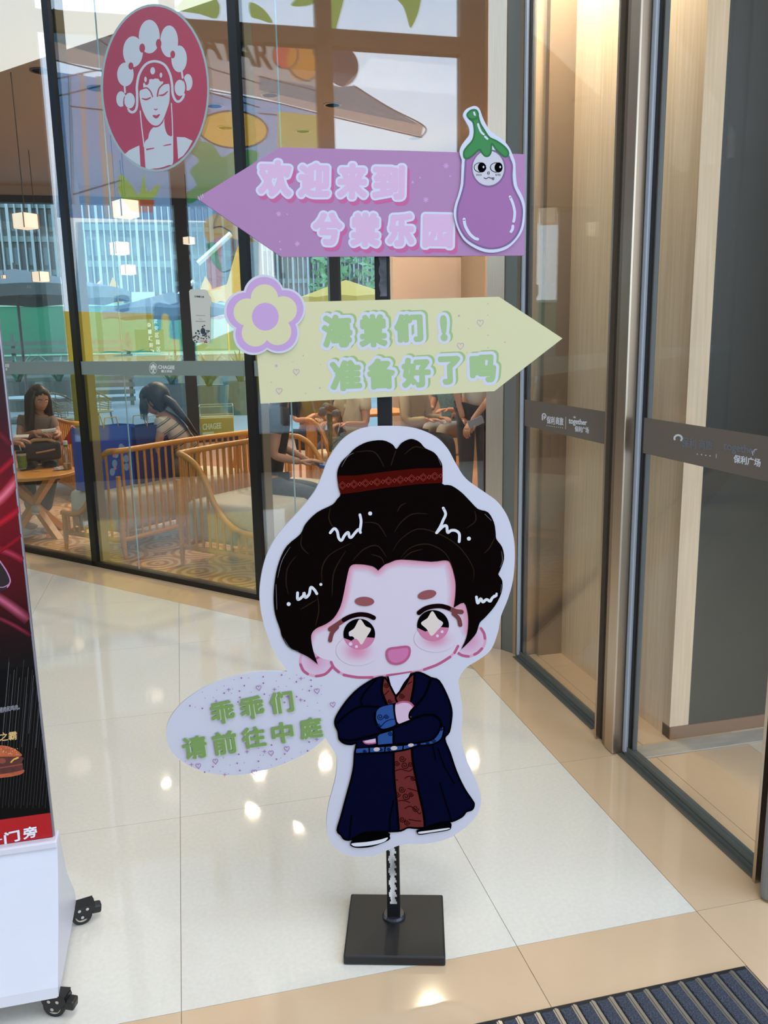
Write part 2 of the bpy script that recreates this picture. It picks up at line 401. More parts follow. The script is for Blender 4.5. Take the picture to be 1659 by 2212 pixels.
# ------------------------------------------------------------------ storefront of the cafe
blackm = mat('black_metal', '#0e1013', .35, .3)
shop = empty('window_2', (0, 0, 0), kind='structure')
sglass = glass('store_glass', (.915, .96, .95), .125)
def gl(u, d, z): p = GA+GT*u+GN*d; return (p.x, p.y, z)
def gbox(u0, u1, d0, d1, z0, z1, name, m, parent=shop):
    b = B(); b.prism([gl(u0, d0, z0), gl(u1, d0, z0), gl(u1, d1, z0), gl(u0, d1, z0)], (0, 0, z1-z0)); return obj(name, b, m, parent)
GL = (GB-GA).length; um = (Vector((.421, 4.869, 0))-GA).dot(GT)
joints = [GL, um, 0.0, -1.56, -3.1, -4.6]
for i in range(len(joints)-1):
    gbox(joints[i+1]+.012, joints[i]-.012, -.006, .006, .03, 6.45, 'pane', sglass)
for i, u in enumerate(joints[1:]):
    gbox(u-.030, u+.030, -.02, .09, 0, 6.45, 'mullion', blackm)
    gbox(u+.036, u+.046, .02, .08, 0, 6.45, 'inner_trim', mat('warm_trim', '#8e7a60', .4, .4))
gbox(joints[-1], GL, -.02, .05, .0, .035, 'sill_channel', blackm)
gbox(joints[-1], GL, -.02, .05, 6.42, 6.5, 'head_channel', blackm)
# thin pane joints
seam = mat('pane_edge', '#a9c9cc', .3)
for px in (232, 607):
    u = (on_glass(px, 400)-GA).dot(GT); gbox(u-.003, u+.003, .008, .014, .03, 6.45, 'pane_joint', seam)
# frosted manifestation strip
frost = film('frosted_strip', '#8f9a94', .75, '#8f9c96', dif=.86)
for i in range(len(joints)-1):
    gbox(joints[i+1]+.012, joints[i]-.012, -.0085, -.0078, 1.325, 1.412, 'frosted_strip', frost)
# ------------------------------------------------------------------ steel corner post between storefront and doors
steel = mat('brushed_steel', '#c9bba8', .30, .92, noise=(14, .08, (30, 30, .4)))
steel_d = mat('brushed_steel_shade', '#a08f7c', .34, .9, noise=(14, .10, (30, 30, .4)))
blue_al = mat('door_edge_aluminium', '#b4c0d0', .45, .1)
post = empty('trim_1', (0, 0, 0), kind='structure')
c1 = GB; c2 = Vector((1.455, 3.672, 0)); c3 = Vector((1.492, 3.60, 0)); c4 = Vector((1.505, 3.56, 0))
def ppr(name, pts2, z0, z1, m, parent): return obj(name, B().prism([(p[0], p[1], z0) for p in pts2], (0, 0, z1-z0)), m, parent)
ppr('steel_cladding', [(c1.x, c1.y), (c2.x, c2.y), (1.50, 3.70), (1.46, 3.80)], 0, 6.45, steel, post)
ppr('groove', [(c2.x+.004, c2.y+.004), (c3.x, c3.y+.012), (1.52, 3.64), (1.50, 3.69)], 0, 6.45, mat('grey_groove', '#6d706c', .5, .3), post)
ppr('return_cladding', [(c3.x, c3.y+.012), (1.497, 3.585), (1.60, 3.585), (1.60, 3.66), (1.53, 3.66)], 0, 6.45, steel, post)
# ------------------------------------------------------------------ sliding doors
dglass = glass('door_glass', (.94, .94, .92), .04)
gask = mat('black_gasket', '#101113', .5)
DX = 1.505
def make_door(name, ya, yb):
    d = empty(name, (0, 0, 0), kind='structure')
    obj('pane', B().box((DX, yb+.004, .035), (DX+.012, ya-.004, 4.2)), dglass, d)
    obj('edge_profile', B().rbox((DX-.012, ya-.004, .01), (DX+.022, ya+.020, 4.2), .003), blue_al, d)
    obj('gasket', B().box((DX-.002, ya-.020, .03), (DX+.016, ya-.0045, 4.2)), gask, d)
    obj('inner_gasket', B().box((DX+.004, ya-.030, .03), (DX+.02, ya-.024, 4.2)), mat('grey_gasket', '#5d6468', .5), d)
    obj('bottom_rail', B().box((DX-.006, yb, .008), (DX+.018, ya, .036)).box((DX-.012, yb, .004), (DX-.007, ya, .018)), mat('rail_grey', '#6f7674', .4, .5), d)
    obj('floor_track', B().box((DX-.03, yb-.005, .0002), (DX+.03, ya+.02, .004)), mat('track_grey', '#77766f', .45, .6), d)
    obj('frosted_strip', B().box((DX-.0028, yb+.004, 1.118), (DX-.0018, ya-.02, 1.237)), film('frosted_door_strip', '#a09488', .7, '#94897e', dif=.62), d)
    return d
d1 = make_door('door_1', 3.548, 2.772)
d2 = make_door('door_2', 2.540, 1.800)
def steel_post(name, y0, y1, x0=1.455, face=True):
    p = empty(name, (0, 0, 0), kind='structure')
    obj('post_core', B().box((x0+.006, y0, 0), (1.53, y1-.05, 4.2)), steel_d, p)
    obj('flange', B().box((x0, y1-.012, 0), (1.53, y1, 4.2)), steel, p)
    obj('slot', B().box((x0+.018, y1-.051, 0), (1.53, y1-.011, 4.2)), mat('dark_slot', '#3a342d', .5, .5), p)
    obj('front_plate', B().rbox((x0, y0, .002), (x0+.008, y0+.06, 4.2), .002), steel, p)
    return p
steel_post('trim_2', 2.562, 2.700)
steel_post('trim_3', 1.70, 1.797, 1.47)
tag(obj('trim_4', B().lathe([(.022, .01), (.024, .02), (.024, 4.2), (.02, 4.21)], 16, (1.462, 1.716, 0)), mat('grey_capsule', '#8a9097', .4, .6)), kind='structure')
# ------------------------------------------------------------------ vestibule behind the doors
wood = mat('vestibule_veneer', '#ead2b2', .45, noise=(5, .10, (18, 18, .6)))
wl = empty('wall_vestibule', (0, 0, 0), kind='structure')
obj('veneer_panel', B().box((1.72, 2.612, 0), (1.80, 3.55, 4.2)), wood, wl)
obj('corner_panel', B().box((1.60, 3.55, 0), (1.80, 3.70, 4.2)), mat('taupe_metal', '#8d7c6a', .4, .5), wl)
dg = mat('dark_grey_panel', '#2f302b', .3, noise=(40, .06, (1, 1, 8)))
obj('grey_panel', B().box((1.80, 2.612, .05), (2.28, 2.66, 4.2)), dg, wl)
obj('grey_panel', B().box((2.292, 2.612, .05), (2.9, 2.66, 4.2)), dg, wl)
obj('groove', B().box((2.279, 2.63, .05), (2.293, 2.66, 4.2)), gask, wl)
obj('skirting', B().box((1.72, 2.606, 0), (2.9, 2.66, .05)), mat('brown_skirting', '#8b6a50', .4), wl)
tag(obj('wall_right', B().box((2.9, 1.2, 0), (3.0, 2.66, 4.2)), mat('pale_grey_wall', '#b9b6ae', .6)), kind='structure')
tag(obj('ceiling_vestibule', B().box((1.53, 1.0, 3.3), (3.0, 3.70, 3.4)), mat('ceiling_white', '#e6e3de', .8)), kind='structure')
vf = tag(obj('floor_vestibule', B().box((1.60, 1.0, -.05), (3.0, 3.70, -.004)), grout), kind='structure')
for j in range(4):
    y0 = 1.0+.80*j; slab('border_slab', [(1.60, y0), (1.98, y0), (1.98, min(y0+.80, 3.7)), (1.60, min(y0+.80, 3.7))], beige_t, vf)
    slab('tile', [(1.98, y0), (3.0, y0), (3.0, min(y0+.80, 3.7)), (1.98, min(y0+.80, 3.7))], mat('pale_stone', '#d8c8b2', .15), vf)
obj('threshold', B().rbox((1.545, 2.50, 0), (2.9, 2.585, .006), .002), mat('grey_marble', '#a9a69b', .25, noise=(6, .18, (1, 3, 1))), vf)
hyd = empty('hydrant_box', (2.70, 2.50, 0), label='red fire hydrant box on the floor behind the right glass door', cat='box')
redp = mat('fire_red', '#8c1d14', .4)
obj('body', B().rbox((-.16, -.10, .62), (.2, .108, 1.12), .01), redp, hyd)
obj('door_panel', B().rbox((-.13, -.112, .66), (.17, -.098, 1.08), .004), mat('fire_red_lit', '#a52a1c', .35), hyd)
obj('plinth', B().box((-.14, -.08, 0), (.18, .10, .62)), dg, hyd)
# ------------------------------------------------------------------ the sign stand
SB = Vector((.455, 1.872, 0)); SY = 1.850
stand = empty('sign_stand', SB, label='black pole sign with purple and yellow arrow boards and a cartoon figure', cat='sign')
blk = mat('satin_black', '#0b0b0d', .5, spec=.3); 
Rz = Matrix.Rotation(-.285, 4, 'Z')
stand_base = mat('black_plate', '#101114', .5, noise=(14, .35, (1, 1, 1)))
bc = floor_at(740, 2065, .026); bd = floor_at(962, 2068, .026); be = floor_at(957, 1935, .026); bf = floor_at(760, 1927, .026)
b = B(); bm = bmesh.new()
ctr = (bc+bd+be+bf)/4; hx = ((bd-bc).length+(be-bf).length)/4; hy = ((bf-bc).length+(be-bd).length)/4; ang = math.atan2((bd-bc).y, (bd-bc).x)
Mb = Matrix.Translation(Vector((ctr.x, ctr.y, 0))-SB) @ Matrix.Rotation(ang, 4, 'Z')
obj('base_plate', B().rbox((-hx, -hy, .0005), (hx, hy, .026), .004, Mb), stand_base, stand)
Mp = Matrix.Translation((0, .009, 0)) @ Rz
obj('pole', B().rbox((-.0165, -.0165, .026), (.0165, .0165, 1.80), .002, Mp), blk, stand)
obj('pole_socket', B().lathe([(.030, .024), (.030, .031), (.026, .036), (.022, .036)], 24, (0, .009, 0)), mat('socket_black', '#24252a', .3), stand)
tape = mat('peeled_tape', '#c9c6bf', .7, noise=(22, .75, (1, 1, .35)))
tb = B(); n = 26; z0, z1 = .075, .255
for i in range(n):
    za = z0+(z1-z0)*i/n; zb_ = z0+(z1-z0)*(i+1)/n
    wl_ = -.009+.0025*math.sin(i*1.3); wr_ = .0065+.003*math.sin(i*2.1+1)
    tb.add([Mp @ Vector(p) for p in ((wl_, -.0172, za), (wr_, -.0172, za), (wr_, -.0172, zb_), (wl_, -.0172, zb_))], [(0, 1, 2, 3)])
obj('tape_residue', tb, tape, stand)
tb = B()
for i in range(10):
    za = 1.60+.0085*i; tb.add([Mp @ Vector(p) for p in ((-.006+.002*math.sin(i*1.7), -.0172, za), (.010, -.0172, za), (.010, -.0172, za+.0085), (-.006+.002*math.sin((i+1)*1.7), -.0172, za+.0085))], [(0, 1, 2, 3)])
obj('tape_residue', tb, mat('grey_tape', '#4a4c52', .6, noise=(60, .5, (1, 1, 1))), stand)
def ymap(Y): return lambda x, y: at_y(x, y, Y)
G = .70
def pm(n, h, r=.6, g=None):
    dark = max(lin(h)) < .12
    return mat('print_'+n, h, .85 if dark else r, gain=g or (G*.8 if dark else G), spec=0.0 if dark else .3)
white_b = pm('white', '#dcdae4'); 
def board(name, pts, m, front=SY, th=.005):
    e = obj(name, B().prism([at_y(x, y, front) for x, y in pts], (0, th, 0)), m, stand, off=SB)
    P = Print(ymap(front), (0, -1, 0), e); P.off = SB; return e, P
# children of a board keep stand coordinates because boards sit at the stand's origin
# --- purple arrow
purple, PP = board('arrow_board', [(425, 428), (605, 318), (1135, 333), (1133, 552), (608, 555)], pm('purple', '#b887b4'))
tag(purple, 'purple arrow board pointing left')
zz = Z(540, 330, 3.607)
ch = [('欢', 195, 200, 255, 280), ('迎', 500, 213, 240, 265), ('来', 797, 222, 225, 275), ('到', 1080, 230, 240, 262), ('兮', 605, 592, 225, 250), ('棠', 898, 600, 220, 262), ('乐', 1176, 600, 205, 255), ('园', 1463, 610, 225, 255)]
for nm, m, g, sh in (('lettering_shadow', pm('rose', '#d0659c'), 9.0, (5.5, 8.5)), ('lettering_outline', pm('pale', '#dcdff0'), 9.0, (0, 0)), ('lettering', pm('pink', '#e3bcdc'), 4.3, (0, 0))):
    PP.k += 1
    for t, cx, cy, w_, h_ in ch:
        q = zz(char_box(cx, cy, w_-18, h_-22, .02)); lettering(PP, nm, t, q, m, g, sh, layer=PP.k)
fl = []; 
for x, y, r in ((1527, 102, 20), (1370, 367, 20), (222, 477, 18), (368, 710, 18)):
    for i in range(4):
        a = i*math.pi/4; fl += stroke(zz([(x-r*math.cos(a), y-r*math.sin(a)), (x+r*math.cos(a), y+r*math.sin(a))]), 2.0)
for x, y, r in ((1267, 229, 10), (1325, 195, 7), (1558, 183, 7), (290, 480, 6), (232, 692, 6), (238, 753, 8)): fl.append(disc(*zz([(x, y)])[0], r/3.6, n=12))
PP.shape('printed_snowflakes', fl, pm('snow', '#dba6da'))
PP.shape('scuffed_tip', stroke([(428, 424), (431, 432)], 1)+stroke([(433, 421), (436, 430)], 1)+stroke([(437, 419), (439, 427)], 1), pm('pale', '#dcdff0'))
# --- eggplant cutout on the purple board
ze = Z(980, 220, 6.506)
egg, PE = board('eggplant_cutout', smooth_closed(ze([(300, 58), (360, 95), (400, 200), (440, 290), (500, 390), (600, 470), (700, 540), (780, 640), (830, 750), (865, 850), (870, 950), (880, 1100), (900, 1200), (960, 1310), (1000, 1440), (1002, 1600), (985, 1750), (930, 1880), (840, 1990), (740, 2070), (620, 2110), (520, 2120), (400, 2100), (270, 2040), (150, 1950), (70, 1820), (20, 1680), (0, 1560), (20, 1440), (60, 1320), (95, 1180), (105, 1060), (110, 900), (115, 820), (95, 760), (85, 690), (120, 600), (180, 520), (220, 460), (220, 380), (190, 310), (140, 220), (135, 170), (170, 110), (230, 75)]), 3), pm('pale', '#dcdff0'), SY-.004, .004)
body = ze([(180, 800), (165, 900), (155, 1050), (145, 1180), (105, 1330), (65, 1450), (50, 1560), (60, 1680), (110, 1810), (190, 1920), (310, 2000), (440, 2050), (540, 2060), (650, 2045), (770, 1990), (870, 1890), (930, 1770), (955, 1640), (960, 1510), (930, 1390), (870, 1270), (830, 1170), (815, 1030), (820, 900), (790, 810), (740, 740), (500, 680), (300, 700)])
body = smooth_closed(body, 4)
PE.shape('printed_body', [body], pm('eggplant', '#aa70a8')); ol = pm('plum', '#82608f')
PE.shape('printed_outline', stroke(body+body[:1], 4.2, sm=False), ol)
fd = ze([(490, 935)])[0]
PE.shape('printed_face_rim', [disc(*fd, 242/6.506, 268/6.506, 40)], ol); PE.shape('printed_face', [disc(fd[0]-.5, fd[1]-.5, 222/6.506, 245/6.506, 40)], pm('face_grey', '#d5d2da'))
stem = smooth_closed(ze([(200, 160), (245, 120), (310, 115), (340, 160), (345, 210), (370, 300), (430, 400), (500, 500), (600, 550), (700, 620), (760, 690), (765, 750), (720, 770), (650, 720), (590, 660), (535, 585), (525, 690), (500, 750), (450, 765), (400, 720), (370, 670), (330, 690), (270, 750), (200, 795), (150, 780), (145, 700), (190, 630), (260, 550), (290, 460), (290, 360), (270, 280), (215, 230), (190, 190)]), 4)
PE.shape('printed_stem', [stem], pm('leaf_green', '#388a46')); dgn = pm('dark_green', '#17702c')
PE.shape('printed_stem_outline', stroke(stem+stem[:1], 3.6, sm=False)+stroke(ze([(230, 240), (290, 245), (340, 215)]), 4), dgn)
hl = pm('pale', '#dcdff0')
PE.shape('printed_highlights', stroke(ze([(790, 1335), (830, 1430), (855, 1540), (850, 1640), (840, 1680)]), 6)+stroke(ze([(830, 1745), (825, 1790), (803, 1825)]), 6)+stroke(ze([(145, 1650), (160, 1740), (220, 1850), (290, 1915), (335, 1930)]), 6.5)+stroke(ze([(342, 315), (355, 360), (385, 425), (420, 458)]), 4.5)+stroke(ze([(440, 490), (472, 520)]), 4.5)+stroke(ze([(285, 150), (297, 185)]), 4), hl)
bk = pm('black', '#0b0a0c')
for cx, px in ((370, 395), (598, 630)):
    PE.shape('printed_eye', stroke(disc(*ze([(cx, 922)])[0], 84/6.5, 66/6.5, 24), 1.3, sm=False)+[disc(*ze([(px, 922)])[0], 56/6.5, 70/6.5, 24)], bk)
    PE.shape('printed_eye_glint', [disc(*ze([(px+22, 917)])[0], 12/6.5, 17/6.5, 12)], hl)
mk = stroke(disc(*ze([(488, 1000)])[0], 2.2, 2.6, 12), 1.1, sm=False)+stroke(ze([(425, 1068), (455, 1080), (490, 1062), (520, 1072), (565, 1068)]), 1.3)+stroke(ze([(540, 1072), (545, 1092), (562, 1092), (563, 1068)]), 1.1)
for x in (325, 352, 380, 594, 622, 646): mk += stroke(ze([(x, 1018), (x+3, 1036)]), 1.2)
PE.shape('printed_mouth', mk, bk)
# --- yellow arrow
yellow, PY = board('arrow_board', [(547, 655), (1078, 641), (1215, 731), (1068, 845), (563, 872)], pm('cream', '#e4deae'))
tag(yellow, 'pale yellow arrow board pointing right')
zz = Z(680, 650, 3.95)
ch = [('海', 190, 258, 250, 275), ('棠', 497, 255, 230, 275), ('们', 800, 232, 235, 235), ('!', 1100, 232, 50, 215), ('准', 265, 637, 260, 255), ('备', 565, 622, 230, 255), ('好', 865, 612, 240, 250), ('了', 1150, 592, 180, 235), ('吗', 1435, 577, 215, 230)]
for nm, m, g, sh in (('lettering_shadow', pm('olive_green', '#a7c67c'), 10.5, (5, -3)), ('lettering_outline', pm('lilac_white', '#dcdcea'), 10.5, (0, 0)), ('lettering', pm('soft_green', '#abc98b'), 4.0, (0, 0))):
    PY.k += 1
    for t, cx, cy, w_, h_ in ch:
        lettering(PY, nm, t, zz(char_box(cx, cy, w_-20, h_-22, -.04)), m, g, sh, layer=PY.k)
hp = pm('heart_pink', '#d6a9c6'); hs = []
for x, y in ((1412, 186), (1243, 383)): hs += heart(*zz([(x, y)])[0], 8, 1.3)
for x, y in ((640, 803), (603, 844)): hs += heart(x, y, 7.5, 1.3)
for x, y, r in ((1230, 126, 9), (1478, 293, 6), (1621, 352, 6), (45, 743, 6), (50, 541, 4), (1478, 24, 5), (1475, 121, 4), (1312, 238, 4), (1478, 400, 5), (1300, 440, 4)): hs.append(disc(*zz([(x, y)])[0], r/3.95, n=10))
for x, y, r in ((597, 790, 2.6), (655, 768, 1.3), (632, 722+60, 1), (690, 838, 1.5), (660, 850, 1.3), (586, 826, 1.2)): hs.append(disc(x, y, r, n=10))
PY.shape('printed_hearts', hs, hp)
# --- flower cutout
zf = Z(400, 560, 1.975)
def petals(cx, cy, R, r, rot=-math.pi/2, k=5):
    h = math.pi/k; t = R*math.cos(h)+math.sqrt(r*r-(R*math.sin(h))**2); gm = math.atan2(t*math.sin(h), t*math.cos(h)-R)*.999
    pts = []
    for i in range(k):
        a = rot+2*math.pi*i/k; px, py = cx+R*math.cos(a), cy+R*math.sin(a)
        for j in range(-9, 10): g = a+j/9*gm; pts.append((px+r*math.cos(g), py+r*math.sin(g)))
    return pts
fc = zf([(342, 244)])[0]
fo, PF = board('flower_cutout', petals(fc[0]-.5, fc[1], 46.5, 44, -math.pi/2-.06), white_b, SY-.004, .004)
PF.shape('printed_petal_rim', [petals(fc[0], fc[1], 45, 40.5, -math.pi/2-.06)], pm('orchid', '#d0a9d8'))
PF.shape('printed_petals', [petals(fc[0]+.5, fc[1]+1, 41, 29.5, -math.pi/2-.06)], pm('cream', '#e4deae'))
PF.shape('printed_centre', [disc(fc[0], fc[1]+.5, 29, 30)], pm('orchid', '#d0a9d8'))
# --- cartoon figure cutout with speech bubble
za = Z(540, 900, 2.765); zd = Z(700, 1430, 4.608); zb2 = Z(350, 1440, 4.254)
bub = zb2([(1500, 655), (1430, 720), (1300, 810), (1100, 900), (900, 960), (680, 998), (450, 980), (270, 920), (130, 830), (60, 730), (40, 620), (50, 530), (100, 430), (200, 320), (340, 220), (480, 150), (680, 85), (850, 50), (1000, 42), (1150, 46)])
rest = zb2([(1150, 46)])+za([(200, 1490), (150, 1410), (110, 1320), (75, 1210), (58, 1100), (60, 1000), (80, 890), (115, 790), (170, 700), (250, 610), (330, 520), (390, 440), (430, 350), (470, 250), (540, 150), (620, 90), (720, 60), (880, 57), (1000, 72), (1110, 120), (1180, 190), (1230, 280), (1290, 370), (1400, 450), (1480, 510), (1540, 600), (1575, 720), (1582, 850), (1570, 980), (1540, 1090), (1500, 1190), (1480, 1290), (1440, 1390), (1370, 1450), (1290, 1500), (1250, 1560)])+zd([(1340, 230), (1370, 400), (1380, 560), (1368, 700), (1375, 830), (1420, 970), (1480, 1110), (1530, 1220), (1560, 1340), (1550, 1460), (1480, 1580), (1350, 1690), (1200, 1770), (1000, 1810), (790, 1815), (640, 1870), (520, 1920), (380, 1935), (230, 1920), (110, 1850), (50, 1750), (25, 1620), (40, 1450), (80, 1290), (115, 1150), (130, 1000), (120, 930), (60, 830), (10, 750)])+zb2([(1500, 655)])
outl = smooth_open(bub, 4)[:-1]+smooth_open(rest, 4)[:-1]
fig, PC = board('figure_cutout', outl, white_b, SY, .006)
tag(fig, 'white cutout board of a cartoon figure in navy robe with speech bubble')
SKIN = '#e5d6e2'; skin = pm('skin', SKIN)
vm = vcol_mat('print_gradient', .55)
def gradient(name, fanpts, center, c0, c1, layer=None):
    """round blush: c0 at the centre to c1 at the rim"""
    PC.k += 1; me = bpy.data.meshes.new(name); n = len(fanpts); rings = 6; vsx = [center]; cols = [0.0]
    for r in range(1, rings+1):
        for p in fanpts: vsx.append((center[0]+(p[0]-center[0])*r/rings, center[1]+(p[1]-center[1])*r/rings)); cols.append(r/rings)
    fs = [(0, 1+i, 1+(i+1) % n) for i in range(n)]
    for r in range(rings-1):
        for i in range(n): a = 1+r*n+i; b_ = 1+r*n+(i+1) % n; fs.append((a, b_, b_+n, a+n))
    return vmesh(name, vsx, cols, fs, c0, c1)
def vmesh(name, pts2, cols, fs, c0, c1):
    me = bpy.data.meshes.new(name)
    P3 = [PC.m(*p)+PC.n*(.00009*PC.k)-SB for p in pts2]
    f2 = []
    for f in fs:
        p = [P3[j] for j in f]; f2.append(f if (p[1]-p[0]).cross(p[2]-p[0]).dot(PC.n) > 0 else tuple(reversed(f)))
    me.from_pydata([tuple(p) for p in P3], [], f2); a = me.color_attributes.new('print', 'FLOAT_COLOR', 'POINT')
    A, Bc = [x*G for x in lin(c0)], [x*G for x in lin(c1)]
    for i, t in enumerate(cols):
        s_ = t*t*(3-2*t); a.data[i].color = tuple(A[c]*(1-s_)+Bc[c]*s_ for c in range(3))+(1,)
    me.materials.append(vm); return link(name, me, PC.parent)
def soft_line(name, pts, w_, c0, c1):
    PC.k += 1; pts = smooth_open(pts, 5); n = len(pts); V = []; cl = []; fs = []; cols_n = 7
    for i in range(n):
        a = pts[max(i-1, 0)]; b_ = pts[min(i+1, n-1)]; dx, dy = b_[0]-a[0], b_[1]-a[1]; d = math.hypot(dx, dy) or 1
        for j in range(cols_n):
            t = (j/(cols_n-1)*2-1); V.append((pts[i][0]-dy/d*w_/2*t, pts[i][1]+dx/d*w_/2*t)); cl.append(abs(t))
    for i in range(n-1):
        for j in range(cols_n-1): a = i*cols_n+j; fs.append((a, a+1, a+1+cols_n, a+cols_n))
    return vmesh(name, V, cl, fs, c0, c1)
pk = pm('deep_pink', '#c25a80'); lp = pm('light_pink', '#e6a9c0')
earL = za([(310, 1420), (300, 1470), (325, 1525), (400, 1550), (460, 1530), (490, 1490), (480, 1430), (420, 1345), (365, 1350)]); earR = za([(1370, 1260), (1400, 1300), (1402, 1360), (1365, 1408), (1300, 1432), (1235, 1410), (1250, 1340), (1300, 1270)])
for e, c in ((earL, (395, 1450)), (earR, (1320, 1350))):
    sp = smooth_closed(e, 4); gradient('printed_ear', sp, za([c])[0], '#e3a3bf', '#e2c6da')
PC.shape('printed_ear_outline', stroke(za([(310, 1410), (300, 1470), (325, 1525), (400, 1550), (460, 1530), (490, 1490), (482, 1465)]), 5.6)+stroke(za([(1375, 1262), (1402, 1310), (1400, 1360), (1365, 1408), (1300, 1432), (1235, 1410), (1232, 1400)]), 5.6), lp)
PC.shape('printed_ear_dashes', stroke(za([(302, 1480), (318, 1515), (345, 1537)]), 5.8)+stroke(za([(395, 1550), (450, 1537), (490, 1497)]), 5.8)+stroke(za([(368, 1360), (400, 1352), (418, 1358)]), 4.5)+stroke(za([(395, 1445), (415, 1435), (435, 1440)]), 5)+stroke(za([(1380, 1265), (1398, 1295), (1403, 1325)]), 5.8)+stroke(za([(1385, 1385), (1362, 1408), (1340, 1420)]), 5.8)+stroke(za([(1305, 1432), (1265, 1425), (1232, 1402)]), 5.8), pk)
face = smooth_closed(za([(365, 1290), (480, 1130), (560, 950), (600, 850), (900, 800), (1200, 840), (1250, 980), (1300, 1120), (1302, 1250), (1275, 1360), (1225, 1425), (1145, 1478), (1040, 1513), (900, 1535), (760, 1555), (640, 1555), (560, 1540), (505, 1500), (485, 1460), (420, 1440), (365, 1380)]), 4)
PC.shape('printed_face', [face], skin)
chin = za([(485, 1465), (505, 1500), (560, 1540), (640, 1556), (740, 1555), (820, 1545), (960, 1527), (1040, 1510), (1140, 1470), (1210, 1420), (1242, 1370)])
PC.shape('printed_chin_line', stroke(chin, 5.5), lp)
PC.shape('printed_chin_dashes', stroke(za([(485, 1466), (500, 1498), (530, 1525)]), 5.8)+stroke(za([(560, 1542), (640, 1556), (730, 1557)]), 5.8)+stroke(za([(820, 1546), (890, 1537), (960, 1527)]), 5.8)+stroke(za([(1040, 1510), (1120, 1480), (1195, 1435)]), 5.8)+stroke(za([(1222, 1410), (1242, 1370)]), 5.8), pk)
hpath = za([(350, 1330), (368, 1282), (410, 1255), (455, 1234), (505, 1190), (545, 1110), (566, 1030), (580, 950), (600, 893), (650, 884), (700, 888), (735, 900), (765, 916), (800, 885), (840, 868), (900, 856), (1000, 862), (1100, 864), (1170, 858), (1200, 890), (1215, 950), (1224, 1040), (1222, 1120), (1268, 1128), (1295, 1180), (1302, 1280)])
sp_ = smooth_open(hpath, 8); dense = [sp_[0]]
for p in sp_:
    if math.hypot(p[0]-dense[-1][0], p[1]-dense[-1][1]) > 2.2: dense.append(p)
for i in range(7):
    t = (i+1)/7; h_ = '#%02x%02x%02x' % tuple(int(int(SKIN[1+2*c:3+2*c], 16)*(1-t)+int('e8a0b4'[2*c:2*c+2], 16)*t) for c in range(3))
    PC.shape('printed_hairline_blush', [disc(*p, (30-3.6*i)/2, None, 14) for p in dense], pm('blush_%d' % i, h_))
gradient('printed_blush', disc(*za([(640, 1395)])[0], 46, 33), za([(640, 1400)])[0], '#e391ae', SKIN)
gradient('printed_blush', disc(*za([(1105, 1325)])[0], 46, 29), za([(1105, 1330)])[0], '#e391ae', SKIN)
for cx, cy, sx in ((652, 1298, 0), (1092, 1246, 1)):
    c = za([(cx, cy)])[0]; R = 95/2.765
    PC.shape('printed_eye', [disc(*c, R, R*.97, 40)], bk)
    a0 = math.radians(14-6*sx); lower = [(c[0]+R*math.cos(g), c[1]+R*.97*math.sin(g)) for g in [a0+(math.pi-2*a0)*i/20 for i in range(21)]]
    mid = [(c[0]-R*.5, c[1]+R*.42), (c[0]-R*.2, c[1]+R*.22), (c[0]+R*.3, c[1]+R*.18)] if not sx else [(c[0]-R*.5, c[1]+R*.38), (c[0], c[1]+R*.25), (c[0]+R*.5, c[1]+R*.1)]
    PC.shape('printed_iris', [lower+mid], pm('iris_pink', '#d87f9f'))
    st = [(655, 1208), (690, 1250), (722, 1268), (692, 1320), (665, 1360), (640, 1330), (588, 1292), (622, 1262)] if not sx else [(1088, 1160), (1120, 1205), (1152, 1232), (1118, 1275), (1082, 1308), (1055, 1268), (1020, 1232), (1058, 1202)]
    PC.shape('printed_star', [smooth_closed(za(st), 4)], pm('star_cream', '#efdccf'))
    dts = [(600, 1300, 11), (628, 1318, 8), (600, 1356, 11), (635, 1372, 9)] if not sx else [(1137, 1240, 10), (1108, 1268, 7), (1146, 1283, 9), (1118, 1308, 9)]
    PC.shape('printed_eye_glint', [disc(*za([(x, y)])[0], r/2.765, n=12) for x, y, r in dts], pm('glint', '#ecd5e4'))
brn = pm('lash_brown', '#7a3634'); dk = pm('lash_dark', '#1d0b0c')
PC.shape('printed_lash', stroke(za([(560, 1213), (520, 1240), (478, 1268)]), 10)+stroke(za([(520, 1255), (490, 1290), (478, 1335)]), 9)+stroke(za([(1180, 1140), (1225, 1160), (1262, 1165)]), 10)+stroke(za([(1215, 1175), (1245, 1205), (1255, 1243)]), 9), brn)
PC.shape('printed_lash', stroke(za([(738, 1200), (700, 1184), (650, 1180), (600, 1192), (560, 1212)]), 10)+stroke(za([(1008, 1170), (1045, 1145), (1090, 1132), (1140, 1130), (1185, 1142)]), 10), dk)
PC.shape('printed_eyebrow', [disc(*za([(683, 1102)])[0], 21, 10, 28, .02), disc(*za([(1056, 1062)])[0], 20.5, 9.6, 28, -.22)], pm('brow', '#9a5052'))
mo = smooth_closed(za([(828, 1388), (880, 1378), (938, 1373), (952, 1392), (945, 1430), (915, 1462), (870, 1475), (832, 1460), (816, 1420)]), 4)
PC.shape('printed_mouth', [mo], pm('mouth_pink', '#d678a8')); PC.shape('printed_mouth_outline', stroke(mo+mo[:1], 5, sm=False), pk)
